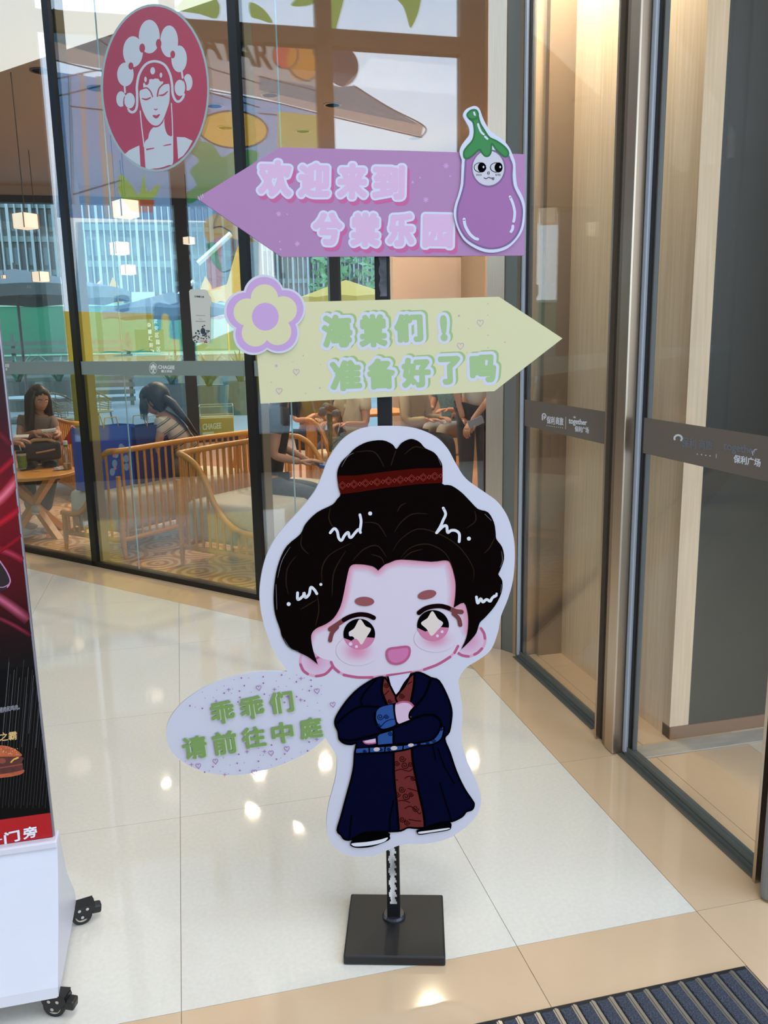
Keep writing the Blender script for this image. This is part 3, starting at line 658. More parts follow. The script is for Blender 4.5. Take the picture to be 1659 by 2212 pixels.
hair_pts = [(300, 1410), (230, 1375), (190, 1310), (180, 1270), (150, 1180), (140, 1080), (150, 960), (175, 860), (220, 770), (300, 700), (330, 640), (400, 570), (490, 525), (520, 490), (540, 462), (525, 400), (520, 330), (545, 270), (590, 225), (630, 185), (700, 150), (790, 140), (850, 165), (873, 192), (905, 155), (960, 132), (1010, 150), (1045, 187), (1100, 215), (1140, 270), (1148, 310), (1145, 398), (1200, 410), (1260, 450), (1310, 500), (1360, 550), (1420, 570), (1455, 630), (1465, 690), (1470, 730), (1505, 780), (1515, 850), (1490, 920), (1482, 942), (1505, 980), (1500, 1050), (1460, 1130), (1400, 1200), (1370, 1230), (1350, 1290), (1310, 1340), (1258, 1390), (1258, 1390), (1290, 1320), (1302, 1240), (1298, 1170), (1275, 1110), (1215, 1140), (1215, 1140), (1225, 1060), (1225, 980), (1200, 885), (1170, 857), (1080, 865), (900, 852), (830, 872), (800, 885), (765, 917), (765, 917), (730, 892), (650, 880), (600, 890), (580, 950), (560, 1050), (540, 1130), (500, 1200), (450, 1238), (400, 1260), (370, 1290), (365, 1330), (378, 1400), (405, 1478), (405, 1478), (350, 1435)]
hair = smooth_closed(za(hair_pts), 3)
PC.shape('printed_hair', [hair], pm('hair', '#120b0a'))
hlm = pm('hair_line', '#33271d'); hh = []
for s in ([(480, 540), (470, 600), (490, 650), (540, 680)], [(310, 700), (305, 770), (350, 820)], [(275, 830), (225, 900), (215, 990), (230, 1060)], [(430, 1000), (430, 900), (480, 820), (600, 755)], [(490, 1070), (500, 930), (570, 800)], [(610, 860), (680, 790), (760, 770), (815, 840)], [(850, 800), (900, 730), (1000, 670), (1130, 700), (1250, 780), (1330, 900), (1330, 980)], [(860, 690), (900, 630), (970, 580), (1060, 580)], [(875, 570), (900, 530), (930, 515)], [(900, 840), (960, 780), (1060, 760), (1160, 810), (1210, 900)], [(720, 820), (780, 840), (800, 880)], [(910, 850), (960, 810), (1030, 790)], [(680, 630), (760, 640), (815, 720)], [(630, 210), (740, 210), (800, 300)], [(840, 290), (870, 200)], [(920, 225), (980, 180), (1040, 190)], [(1340, 560), (1345, 620), (1290, 665)], [(1460, 720), (1430, 780), (1395, 815)], [(390, 1250), (410, 1150), (400, 1060)], [(300, 1150), (350, 1120), (400, 1090)]):
    hh += stroke(za(s), 2.6, taper=True)
PC.shape('printed_hair_lines', hh, hlm)
sh = []
for s in ([(165, 960), (190, 860), (240, 775)], [(160, 1150), (155, 1000)], [(200, 1320), (240, 1380), (290, 1400)], [(545, 300), (580, 240), (620, 215)], [(1120, 240), (1140, 290)], [(1500, 800), (1505, 860), (1490, 900)], [(1500, 1000), (1495, 1050)], [(1400, 580), (1440, 620)]): sh += stroke(za(s), 1.3, taper=True)
PC.shape('printed_hair_shine', sh, pm('hair_shine', '#6d6a70'))
band = za([(522, 352), (640, 350), (830, 325), (1000, 308), (1148, 305), (1148, 395), (1000, 402), (800, 425), (640, 450), (540, 462), (525, 410)])
PC.shape('printed_headband', [band], pm('maroon', '#58120c'))
bp = []
for i in range(9):
    t = (i+.3)/9; x = 530+620*t; y = 412-62*t
    for r_ in (16, 26): bp += stroke(za([(x-r_, y), (x, y-r_*.9), (x+r_, y), (x, y+r_*.9), (x-r_, y)]), .9, sm=False)
    bp += stroke(za([(x+26, y-2), (x+35, y-14), (x+43, y-4)]), .9)+stroke(za([(x+26, y-2), (x+35, y+10), (x+43, y-4)]), .9)
PC.shape('printed_band_pattern', bp, pm('band_red', '#98301f'))
sq = []
for s in ([(478, 692), (502, 667), (520, 685), (528, 722), (545, 737), (565, 705), (585, 690), (592, 715), (605, 718), (628, 690), (648, 672), (658, 690)], [(655, 585), (662, 625), (655, 680)], [(1152, 545), (1166, 580), (1150, 620), (1135, 655), (1112, 692)], [(1112, 692), (1150, 655), (1172, 652), (1178, 690), (1200, 678), (1228, 680), (1248, 700), (1247, 745)], [(283, 1050), (285, 1090), (315, 1070), (322, 1050), (330, 1078), (352, 1058), (362, 1018), (382, 1030), (398, 1055)], [(1350, 1075), (1358, 1112), (1375, 1085), (1388, 1105), (1410, 1090), (1432, 1100), (1445, 1080), (1468, 1066)]): sq += stroke(za(s), 6.0)
for x, y, r in ((716, 577, 12), (1305, 727, 12), (230, 1117, 12), (422, 1000, 9), (1455, 1070, 8), (1470, 1056, 7)): sq.append(disc(*za([(x, y)])[0], r/2.765, n=14))
PC.shape('printed_white_squiggles', sq, pm('squiggle', '#e9e8ec'))
# robe
coat = smooth_closed(zd([(520, 155), (430, 200), (330, 270), (240, 360), (160, 470), (112, 560), (110, 620), (140, 690), (150, 760), (200, 803), (270, 813), (318, 800), (312, 850), (302, 900), (295, 1020), (270, 1150), (210, 1370), (165, 1540), (130, 1668), (170, 1715), (200, 1755), (270, 1758), (400, 1692), (640, 1680), (760, 1672), (830, 1640), (900, 1645), (1000, 1640), (1150, 1592), (1270, 1578), (1370, 1530), (1410, 1482), (1470, 1460), (1488, 1410), (1470, 1370), (1390, 1250), (1310, 1080), (1250, 900), (1195, 757), (1240, 690), (1263, 560), (1263, 460), (1220, 330), (1140, 182), (1060, 152), (960, 103), (890, 108), (800, 200), (720, 330), (660, 240), (600, 150)]), 3)
neck = zd([(630, 140), (865, 100), (840, 160), (760, 260), (708, 330), (660, 250)])
robeM = pm('navy', '#0b0e2c'); bk2 = pm('ink', '#060508')
PC.shape('printed_robe', [coat], robeM)
PC.shape('printed_neck', [neck], pm('neck', '#ddd5e6'))
red = pm('robe_red', '#6b1512')
PC.shape('printed_collar', [smooth_closed(zd([(585, 155), (632, 145), (655, 235), (715, 345), (720, 392), (690, 402), (620, 415), (590, 340), (568, 270)]), 3), smooth_closed(zd([(718, 345), (790, 250), (858, 115), (898, 108), (890, 230), (862, 380), (800, 386), (730, 388)]), 3)], red)
panel = zd([(690, 900), (870, 850), (880, 1000), (930, 1250), (985, 1500), (1000, 1640), (900, 1645), (830, 1640), (760, 1675), (742, 1650), (722, 1400), (695, 1150)])
PC.shape('printed_panel', [panel], red)
blue = pm('cuff_blue', '#1b4a8e'); hand = pm('hand_pink', '#e2bfd4')
PC.shape('printed_cuffs', [smooth_closed(zd(q), 3) for q in ([(540, 460), (600, 432), (698, 422), (692, 500), (718, 605), (600, 662), (545, 640), (508, 570), (512, 510)], [(527, 745), (570, 705), (680, 672), (684, 800), (570, 826), (527, 815)], [(1165, 620), (1186, 680), (1160, 760), (1080, 808), (980, 820), (960, 800), (1060, 770), (1128, 700), (1150, 650)])]+[zd([(310, 852), (450, 842), (780, 822), (920, 802), (918, 830), (780, 870), (600, 890), (318, 905)])], blue)
PC.shape('printed_hands', [smooth_closed(zd([(718, 402), (800, 388), (868, 408), (890, 440), (856, 500), (860, 560), (800, 590), (742, 608), (708, 545), (704, 460)]), 3), zd([(385, 780), (510, 755), (512, 800), (440, 815), (395, 800)])], hand)
PC.shape('printed_hand_line', stroke(zd([(720, 408), (780, 390), (850, 400), (888, 440)]), 4)+stroke(zd([(388, 782), (410, 803), (470, 805), (510, 798)]), 3), pk)
lines = stroke(coat+coat[:1], 4, sm=False)
for s, wd in (([(585, 155), (570, 270), (592, 345), (622, 415)], 5), ([(632, 145), (660, 245), (712, 340)], 4), ([(862, 112), (795, 240), (712, 335), (722, 390)], 4), ([(898, 108), (890, 230), (862, 385)], 5), ([(130, 600), (240, 500), (360, 440), (540, 440)], 4), ([(520, 160), (400, 300), (365, 380), (380, 420)], 3.5), ([(1060, 160), (1000, 320), (900, 440), (853, 500), (862, 560), (990, 522), (1090, 525), (1150, 575), (1165, 640)], 5), ([(690, 425), (700, 520), (718, 605)], 4), ([(505, 500), (505, 570), (545, 650), (600, 668), (720, 630), (860, 575)], 5), ([(686, 665), (686, 800)], 4), ([(150, 760), (260, 775), (420, 740), (560, 700), (680, 665)], 4.5), ([(522, 745), (525, 820)], 4), ([(527, 826), (690, 812), (900, 800), (1060, 770), (1130, 700), (1155, 630)], 4), ([(310, 850), (450, 840), (780, 820), (920, 800)], 3), ([(310, 908), (600, 893), (780, 872), (930, 830)], 4), ([(1190, 640), (1185, 700), (1160, 765), (1080, 812), (960, 825)], 4), ([(690, 900), (697, 1150), (722, 1400), (742, 1650)], 4), ([(870, 850), (882, 1000), (932, 1250), (986, 1500), (1000, 1640)], 5), ([(655, 1680), (650, 1560), (690, 1370)], 3), ([(250, 1740), (270, 1520)], 3), ([(1265, 1570), (1200, 1370), (1150, 1200)], 3), ([(1130, 850), (1190, 1020), (1290, 1200)], 2.6), ([(1080, 830), (1105, 960)], 2.6), ([(445, 842), (448, 898)], 3), ([(605, 838), (600, 890)], 3), ([(785, 822), (780, 870)], 3)): lines += stroke(zd(s), wd)
PC.shape('printed_robe_lines', lines, bk2)
def swirl(cx, cy, r, turns=1.6, dirn=1, ph=0):
    return [(cx+r*(1-.85*i/24)*math.cos(ph+dirn*turns*2*math.pi*i/24), cy+r*(1-.85*i/24)*math.sin(ph+dirn*turns*2*math.pi*i/24)) for i in range(25)]
cl = []
for x, y, r in ((775, 955, 34), (720, 1000, 28), (800, 1020, 38), (855, 1010, 26), (770, 1260, 34), (725, 1310, 30), (810, 1330, 38), (860, 1310, 26), (880, 1150, 26), (905, 1450, 34), (775, 1560, 30), (820, 1590, 30), (615, 225, 26), (770, 330, 28), (650, 385, 24)): cl += stroke(zd(swirl(x, y, r)), 1.5, sm=False)
for s in ([(700, 1080), (760, 1060), (840, 1080), (885, 1050)], [(800, 1150), (850, 1130), (905, 1175)], [(700, 1165), (730, 1168)], [(830, 1250), (900, 1270), (930, 1280)], [(715, 1380), (780, 1370), (850, 1390)], [(800, 1450), (860, 1430), (940, 1500), (960, 1490)], [(840, 1560), (900, 1570), (960, 1575)], [(600, 320), (640, 280)], [(830, 215), (870, 190)]): cl += stroke(zd(s), 1.5)
PC.shape('printed_cloud_pattern', cl, pm('maroon_ink', '#2a0808'))
cb = []
for x, y, r in ((555, 540, 34), (615, 535, 24), (540, 625, 22), (655, 705, 24), (1085, 775, 22), (1025, 795, 18), (1160, 660, 16), (400, 880, 18), (560, 862, 18), (640, 860, 18)): cb += stroke(zd(swirl(x, y, r)), 1.5, sm=False)
PC.shape('printed_cuff_pattern', cb+stroke(zd([(560, 640), (620, 580), (700, 560)]), 1.5), pm('blue_ink', '#0a1740'))
PC.shape('printed_pearls', [disc(*zd([(x, y)])[0], a/4.6, b_/4.6, 18, -.1) for x, y, a, b_ in ((520, 862, 32, 20), (692, 850, 34, 21), (860, 820, 30, 17))], pm('pearl', '#cfc4c0'))
PC.shape('printed_shoes', [smooth_closed(zd(q), 3) for q in ([(300, 1745), (400, 1700), (630, 1688), (650, 1725), (640, 1765), (480, 1828), (330, 1842), (265, 1822), (262, 1790)], [(930, 1660), (1050, 1630), (1180, 1592), (1255, 1590), (1262, 1635), (1230, 1668), (1050, 1697), (950, 1712), (920, 1692)])], bk2)
PC.shape('printed_soles', [smooth_closed(zd(q), 3) for q in ([(278, 1795), (420, 1782), (560, 1757), (632, 1737), (595, 1780), (480, 1812), (330, 1828), (278, 1815)], [(938, 1682), (1050, 1667), (1235, 1642), (1222, 1660), (1050, 1688), (947, 1701)])], pm('squiggle', '#e9e8ec'))
# bubble lettering
ch = [('乖', 555, 412, 225, 215), ('乖', 825, 370, 225, 215), ('们', 1095, 322, 225, 205), ('请', 300, 735, 230, 215), ('前', 575, 692, 230, 220), ('往', 840, 642, 225, 200), ('中', 1105, 600, 205, 200), ('庭', 1365, 557, 215, 200)]
for nm, m, g, sh in (('lettering_shadow', pm('pale_green', '#c3d2ad'), 1.9, (2.8, .4)), ('lettering', pm('grass_green', '#86a45c'), 1.9, (0, 0))):
    PC.k += 1
    for t, cx, cy, w_, h_ in ch: lettering(PC, nm, t, zb2(char_box(cx, cy, w_-22, h_-22, -.14)), m, g, sh, layer=PC.k)
bd_ = []
for x, y in ((887, 188), (1421, 217), (333, 904), (490, 862), (1000, 786), (1146, 747), (845, 962), (1567, 342)): bd_ += heart(*zb2([(x, y)])[0], 6.2, 1.3, -.15)
for x, y in ((1098, 70), (728, 98), (755, 168), (930, 145), (928, 87), (570, 237), (711, 218), (715, 276), (938, 246), (697, 317), (1232, 134), (1351, 214), (1370, 175), (1235, 269), (370, 377), (256, 353), (1005, 713), (1125, 795), (1050, 843), (704, 798), (690, 880), (467, 912), (391, 961), (714, 946), (885, 862), (1350, 685), (1335, 766), (1124, 322), (1308, 307), (1367, 118)): bd_.append(disc(*zb2([(x, y)])[0], 1.9, n=8))
rr = random.Random(5)
for x, y in ((795, 97), (660, 112), (570, 170), (648, 197), (503, 208), (637, 238), (817, 228), (1048, 125), (1170, 105), (1235, 70), (1305, 97), (1460, 168), (1290, 204), (1462, 249), (1068, 178), (1140, 175), (985, 256), (370, 228), (395, 282), (470, 278), (887, 743), (930, 806), (900, 806), (1090, 832), (1190, 836), (1273, 780), (1124, 874), (1004, 896), (885, 919), (755, 875), (623, 896), (563, 830), (535, 953), (433, 950), (610, 978), (1427, 328), (1334, 356), (1445, 398), (305, 365), (215, 862)): bd_.append(disc(*zb2([(x, y)])[0], 1.0, n=6))
for x, y in ((612, 205), (497, 311), (1275, 103), (1033, 205), (1272, 299), (780, 775), (940, 773), (1421, 662), (271, 892), (576, 985), (1157, 270)):
    c = zb2([(x, y)])[0]; bd_ += stroke([(c[0]-3.5, c[1]), (c[0]+3.5, c[1])], 1.2)+stroke([(c[0], c[1]-3.5), (c[0], c[1]+3.5)], 1.2)
PC.shape('printed_hearts', bd_, pm('heart_violet', '#b168b0'))
# ------------------------------------------------------------------ wheeled poster stand at the left edge
KX = -.357
kiosk = empty('poster_stand', (-.75, 1.95, 0), label='white wheeled poster stand with a red and black burger poster', cat='display stand')
KO = Vector((-.75, 1.95, 0))
wht = mat('white_enamel', '#c3c4cb', .35, noise=(7, .03, (1, 1, 1)))
prof = [(1.772, .058), (1.776, .082), (1.862, .19), (1.925, .29), (1.940, .330), (1.942, .346), (1.975, .346), (1.99, .32), (2.03, .20), (2.105, .10), (2.112, .075), (2.112, .058)]
obj('cabinet', B().prism([(KX-.80, y, z) for y, z in prof], (.80, 0, 0)), wht, kiosk, off=KO)
obj('top_ledge', B().rbox((KX-.80, 1.934, .330), (KX+.001, 1.985, .350), .004), mat('white_ledge', '#cbc8d0', .4), kiosk, off=KO)
obj('frame', B().rbox((KX-.80, 1.9555, .345), (KX-.006, 1.968, 1.98), .003), mat('silver_frame', '#8d8a92', .35, .6), kiosk, off=KO)
PKY = 1.953
post_e = obj('poster', B().box((KX-.798, PKY, .349), (KX-.010, PKY+.002, 1.95)), mat('poster_black', '#050506', .22, spec=.15), kiosk, off=KO)
PK = Print(ymap(PKY), (0, -1, 0), post_e); PK.off = KO
def zbox(x0, x1, z0, z1): return None
# upper red field with brush-like streaks, black field below, red footer (all flat print)
pr = mat('poster_red', '#5a0512', .22, noise=(2.2, .75, (1, 1, 2.6)))
def kp(x, z): return (x, PKY, z)
class PW(Print):
    pass
PWk = PW(lambda x, z: Vector((x, PKY, z)), (0, -1, 0), post_e); PWk.off = KO
zr = at_y(60, 1400, PKY).z; zf0 = at_y(100, 1757, PKY).z
def poster_field():
    rows = [(380, '#1d0408'), (640, '#26050c'), (760, '#2a0610'), (900, '#3d0512'), (985, '#5d0513'), (1080, '#86081a'), (1180, '#6a0614'), (1290, '#4a0510'), (1370, '#210409'), (1440, '#08080a')]
    V = []; cols = []; fs = []
    for i, (py, h) in enumerate(rows):
        z = min(1.95, at_y(60, py, PKY).z)
        for j in range(5):
            V.append((KX-.798+(.788)*j/4-KO.x, PKY-.0003-KO.y, z)); k_ = .72+.28*math.sin(j*1.9+i*.8)**2
            cols.append(tuple(c*(k_ if j < 4 else .62) for c in lin(h)))
    for i in range(len(rows)-1):
        for j in range(4): a_ = i*5+j; fs.append((a_+5, a_+6, a_+1, a_))
    me = bpy.data.meshes.new('printed_red_field'); me.from_pydata(V, [], fs); at = me.color_attributes.new('print', 'FLOAT_COLOR', 'POINT')
    for i, c in enumerate(cols): at.data[i].color = (*c, 1)
    me.materials.append(vcol_mat('poster_gradient', .25)); link('printed_red_field', me, post_e)
poster_field()
PWk.shape('printed_footer', [[(KX-.798, .351), (KX-.010, .351), (KX-.010, zf0), (KX-.798, zf0)]], mat('poster_footer', '#a50410', .25))
PK.k = 3
def soft_streak(pts, w_, c0, c1):
    PK.k += 1; pts = smooth_open(pts, 5); n = len(pts); V = []; cl = []; fs = []; cn = 7; A_, B_ = lin(c0), lin(c1)
    lim = lambda x, y: min(x, 4+(y-750)*.1035)
    for i in range(n):
        a = pts[max(i-1, 0)]; b_ = pts[min(i+1, n-1)]; dx, dy = b_[0]-a[0], b_[1]-a[1]; d = math.hypot(dx, dy) or 1; e_ = min(1, 3*i/n, 3*(n-1-i)/n+.25)
        for j in range(cn):
            t = j/(cn-1)*2-1; x = pts[i][0]-dy/d*w_/2*t; y = pts[i][1]+dx/d*w_/2*t; p = PK.m(lim(x, y), y)+PK.n*(.0001*PK.k)-KO; V.append(tuple(p)); k_ = (1-abs(t))**1.5*e_; cl.append(tuple(A_[c]*k_+B_[c]*(1-k_) for c in range(3))+(1,))
    for i in range(n-1):
        for j in range(cn-1): a = i*cn+j; fs.append((a, a+1, a+1+cn, a+cn))
    f2 = []
    for f in fs:
        p = [Vector(V[j]) for j in f]; f2.append(f if (p[1]-p[0]).cross(p[2]-p[0]).y < 0 else tuple(reversed(f)))
    me = bpy.data.meshes.new('printed_streak'); me.from_pydata(V, [], f2); at = me.color_attributes.new('print', 'FLOAT_COLOR', 'POINT')
    for i, c in enumerate(cl): at.data[i].color = c
    me.materials.append(vcol_mat('poster_gradient', .25)); link('printed_streak', me, post_e)
soft_streak([(-60, 1120), (0, 1078), (42, 1030)], 26, '#d8687a', '#7d0718')
soft_streak([(-60, 1060), (0, 1018), (36, 985)], 14, '#9c1226', '#660614')
soft_streak([(-60, 1165), (0, 1130), (50, 1095)], 16, '#b01428', '#7a0717')
soft_streak([(-60, 1175), (10, 1190), (50, 1210)], 16, '#a03048', '#680615')
soft_streak([(-60, 1215), (0, 1190), (56, 1150)], 9, '#8c0a1c', '#6a0614')
soft_streak([(-40, 1270), (10, 1300), (62, 1338)], 26, '#b2566e', '#480510')
soft_streak([(-40, 1320), (20, 1345), (66, 1372)], 12, '#7c2036', '#2c040a')
soft_streak([(-60, 905), (-10, 930), (24, 962)], 14, '#6a0a1a', '#440512')
PK.k = 6
def ray_line(x0, y0, y1, w_):
    f = lambda y: x0+(y0-y)*.085
    while y1 < y0 and f(y1) > 5+(y1-750)*.1076-4: y1 += 5
    return stroke([(x0, y0), (f(y1), y1)], w_, sm=False) if y1 < y0-10 else []
rays = []
for i in range(17): rays += ray_line(-8+i*6.6, 1745-(i % 2)*6, 1420+(i*37 % 90), .8)
PK.shape('printed_rays', rays, mat('ray_grey', '#2b2b30', .25))
rays = []
for i in range(6): rays += ray_line(2+i*15, 1640-(i*29 % 60), 1430+(i*17 % 40), .7)
PK.shape('printed_rays', rays, mat('ray_light', '#5c5c62', .25))
# drink glass at the edge of the poster
PK.shape('printed_glass', [smooth_closed([(-30, 1195), (0, 1212), (16, 1235), (23, 1255), (18, 1268), (5, 1276), (-30, 1280)], 4)], mat('drink_dark', '#1a0a12', .2))
PK.shape('printed_glass_rim', stroke([(0, 1212), (14, 1233), (22, 1252), (20, 1262), (16, 1268)], 3)+stroke([(-5, 1268), (8, 1268), (19, 1262)], 2), mat('glass_pink', '#a77796', .2))
# small white sentence, gold words, burger, white footer words
lettering(PK, 'lettering', '猪肉和鸡肉。', [(-2, 1528), (42, 1521), (43, 1532), (-2, 1540)], mat('poster_text_grey', '#7d7d82', .4), .25)
lettering(PK, 'lettering', '之霸', [(-1, 1583), (36, 1579), (36, 1597), (-1, 1601)], mat('poster_gold', '#c9a568', .4), .35)
bun = mat('bun', '#a8522c', .35, noise=(60, .25, (1, 1, 1))); PK.k += 1
PK.shape('printed_burger_bun', [smooth_closed([(-45, 1640), (-35, 1618), (-5, 1610), (15, 1611), (32, 1617), (45, 1627), (45, 1633), (20, 1637), (-40, 1640)], 4), smooth_closed([(-45, 1668), (0, 1670), (49, 1662), (49, 1670), (30, 1676), (0, 1680), (-45, 1684)], 4)], bun)
PK.shape('printed_burger_patty', [smooth_closed([(-45, 1640), (44, 1634), (48, 1645), (50, 1658), (45, 1664), (0, 1672), (-45, 1672)], 4)], mat('patty', '#4a1d18', .4, noise=(90, .4, (1, 1, 1))))
PK.shape('printed_burger_cheese', stroke([(24, 1646), (30, 1640), (38, 1636)], 3)+stroke([(34, 1639), (40, 1636)], 2.5), mat('cheese', '#d8a248', .4))
PK.shape('printed_burger_bacon', [disc(5, 1643, 8, 6), disc(-14, 1642, 10, 6)]+stroke([(0, 1658), (20, 1655), (48, 1650)], 3), mat('bacon', '#7d3a2a', .4))
sd = []
for i in range(40):
    x = -30+rr.random()*70; y = 1613+rr.random()*14+abs(x-10)*.12; sd.append(disc(x, y, .9, .6, 6))
PK.shape('printed_sesame', sd, mat('sesame', '#e8cfa6', .4))
ftx = mat('poster_white', '#dcdade', .4)
lettering(PK, 'lettering', '门', [(9, 1799), (41, 1792), (43, 1814), (11, 1822)], ftx, 1.1)
lettering(PK, 'lettering', '旁', [(50, 1788), (79, 1783), (80, 1806), (52, 1812)], ftx, .9)
PK.shape('printed_rule', stroke([(-12, 1815), (4, 1812)], 2.4), ftx)
# castors
blkp = mat('castor_black', '#111113', .4); chrome = mat('chrome', '#c8c8cc', .15, 1.0)
def castor(x, y, rz):
    e = empty('castor', Vector((x, y, 0))-KO, rz); e.parent = kiosk
    obj('wheel', B().tube([(0, -.009, .026), (0, .009, .026)], .026, 20).tube([(0, -.0035, .026), (0, .0035, .026)], .0265, 20), mat('castor_tyre', '#1b1b1d', .6), e)
    obj('hub', B().tube([(0, -.0105, .026), (0, .0105, .026)], .017, 18).tube([(0, -.013, .026), (0, .013, .026)], .0065, 12), mat('hub_cream', '#b9ad98', .4), e)
    b = B()
    for s in (-1, 1): b.prism([(-.030, s*.0135, .058), (.030, s*.0135, .058), (.034, s*.0135, .044), (.012, s*.0135, .018), (-.008, s*.0135, .018), (-.022, s*.0135, .036)], (0, s*.002, 0))
    b.box((-.03, -.0155, .0565), (.032, .0155, .06)); obj('fork', b, blkp, e)
    obj('brake_lever', B().rbox((.020, -.013, .026), (.046, .013, .050), .005, Matrix.Rotation(.12, 4, 'Y')).box((.01, -.012, .046), (.034, .012, .056)), blkp, e)
    b = B()
    for s in (-1, 1):
        for xx, zz_ in ((-.006, .046), (.014, .046), (.0, .026)): b.tube([(xx, s*.0150, zz_), (xx, s*.0172, zz_)], .0042, 8)
    obj('bolt', b, chrome, e); return e
castor(KX-.012, 1.792, -.35); castor(KX+.012, 2.105, .25); castor(KX-.74, 1.80, .2); castor(KX-.74, 2.08, .6)
# ------------------------------------------------------------------ round sticker with a lady's head on the storefront glass
PGn = (-GN.x, -GN.y, 0)
def gmap(off): return lambda x, y: on_glass(x, y, off)
zl = Z(210, 0, 5.82)
ell = zl([(728, 1105)])[0]
st_c = on_glass(*ell, .0085)
sticker = obj('window_sticker', B().prism([on_glass(*p, .0075) for p in disc(ell[0], ell[1], 681/5.82, 1055/5.82, 56, -.015)], -GN*.0006), mat('sticker_rim', '#a9c0c4', .4), off=st_c)
sticker.location = st_c; tag(sticker, 'large oval red sticker with a white lady in headdress on the glass', 'sticker')
PL = Print(gmap(.0085), PGn, sticker); PL.off = st_c
redL = mat('sticker_red', '#b8405c', .35, noise=(1.2, .10, (1, 1, 1)))
PL.shape('printed_red_oval', [disc(ell[0], ell[1], 655/5.82, 1025/5.82, 56, -.015)], redL)
wl_m = mat('sticker_white', '#d3dbe6', .4)
def zE(x, y, rx, ry, rot=0, n=30): c = zl([(x, y)])[0]; return disc(c[0], c[1], rx/5.82, ry/5.82, n, rot)
whites = [zE(655, 460, 132, 212), zE(905, 520, 112, 200), zE(450, 650, 125, 195), zE(1030, 740, 98, 168), zE(355, 935, 104, 150), zE(1140, 1035, 58, 105), zE(300, 1245, 60, 98)]
whites += stroke(zl([(345, 1085), (350, 1160)]), 4)+stroke(zl([(1062, 890), (1075, 980)]), 4)
# arch band with the two side curls
whites += stroke(zl([(385, 1375), (430, 1410), (475, 1395), (500, 1330), (503, 1200), (500, 1080), (530, 930), (610, 810), (720, 770), (840, 810), (910, 920), (940, 1050), (950, 1180), (985, 1260), (1030, 1275), (1075, 1230), (1090, 1185)]), 5.2)
shoulder_l = zl([(340, 1945), (400, 1890), (480, 1850), (530, 1830), (545, 2085), (470, 2040), (400, 1990)])
torso = smooth_closed(zl([(600, 1785), (640, 1740), (655, 1670), (700, 1605), (760, 1590), (820, 1550), (850, 1480), (860, 1600), (890, 1680), (935, 1710), (955, 1720), (955, 2040), (900, 2075), (800, 2108), (720, 2118), (610, 2108), (590, 1900)]), 3)
shoulder_r = zl([(1000, 1722), (1100, 1725), (1200, 1770), (1140, 1880), (1080, 1960), (1018, 2000)])
whites += [shoulder_l, torso, shoulder_r]
faceL = smooth_closed(zl([(533, 1150), (580, 1105), (580, 1050), (650, 1000), (760, 990), (850, 1040), (905, 1060), (912, 1180), (905, 1290), (870, 1400), (830, 1500), (780, 1565), (735, 1580), (680, 1560), (620, 1490), (570, 1380), (540, 1260)]), 3)
whites += [faceL]+stroke(zl([(540, 1395), (560, 1600), (590, 1850), (605, 2100)]), 2.4)+stroke(zl([(933, 1300), (945, 1550), (950, 1720)]), 2.2)
PL.shape('printed_white_figure', whites, wl_m)
reds = [zE(566, 605, 36, 57), zE(773, 548, 35, 58), zE(950, 685, 30, 48), zE(424, 830, 32, 46), zE(700, 925, 50, 72), zE(622, 1010, 32, 60), zE(805, 960, 36, 66)]
reds += [zl([(820, 1060), (905, 1050), (905, 1000), (840, 1010)])]+stroke(zl([(545, 1125), (620, 1105), (670, 1150), (697, 1215)]), 2.8)+stroke(zl([(757, 1210), (775, 1120), (830, 1060), (890, 1045)]), 3.2)
reds += stroke(zl([(560, 1238), (620, 1250), (680, 1222)]), 4, taper=True)+stroke(zl([(772, 1200), (835, 1192), (890, 1145)]), 4, taper=True)+stroke(zl([(712, 1368), (738, 1380), (762, 1365)]), 2.6, taper=True)
reds += [smooth_closed(zl([(695, 1452), (725, 1445), (742, 1452), (765, 1440), (792, 1437), (765, 1480), (738, 1490), (715, 1478)]), 3)]+stroke(zl([(650, 1560), (720, 1595), (780, 1580), (815, 1540)]), 2.6, taper=True)
reds += [zl([(530, 1830), (590, 1850), (607, 2110), (545, 2090)]), zl([(955, 1720), (1000, 1722), (1018, 2002), (958, 2040)]), zl([(615, 1870), (715, 1855), (720, 1868), (620, 1890)]), zl([(820, 1840), (850, 1822), (930, 1805), (930, 1822)])]
reds += stroke(zl([(345, 1220), (335, 1290), (345, 1340), (380, 1390)]), 3)+stroke(zl([(1085, 990), (1110, 1060), (1115, 1130), (1105, 1170)]), 3)
reds += stroke(zl([(852, 1470), (855, 1580), (885, 1680), (930, 1708)]), 2.4)
PL.shape('printed_red_details', reds, redL)
PL.shape('printed_white_details', [zE(408, 1265, 66, 98), zE(1040, 1105, 66, 102), zE(698, 890, 30, 46), zE(608, 998, 16, 34), zE(802, 945, 16, 32)], wl_m)
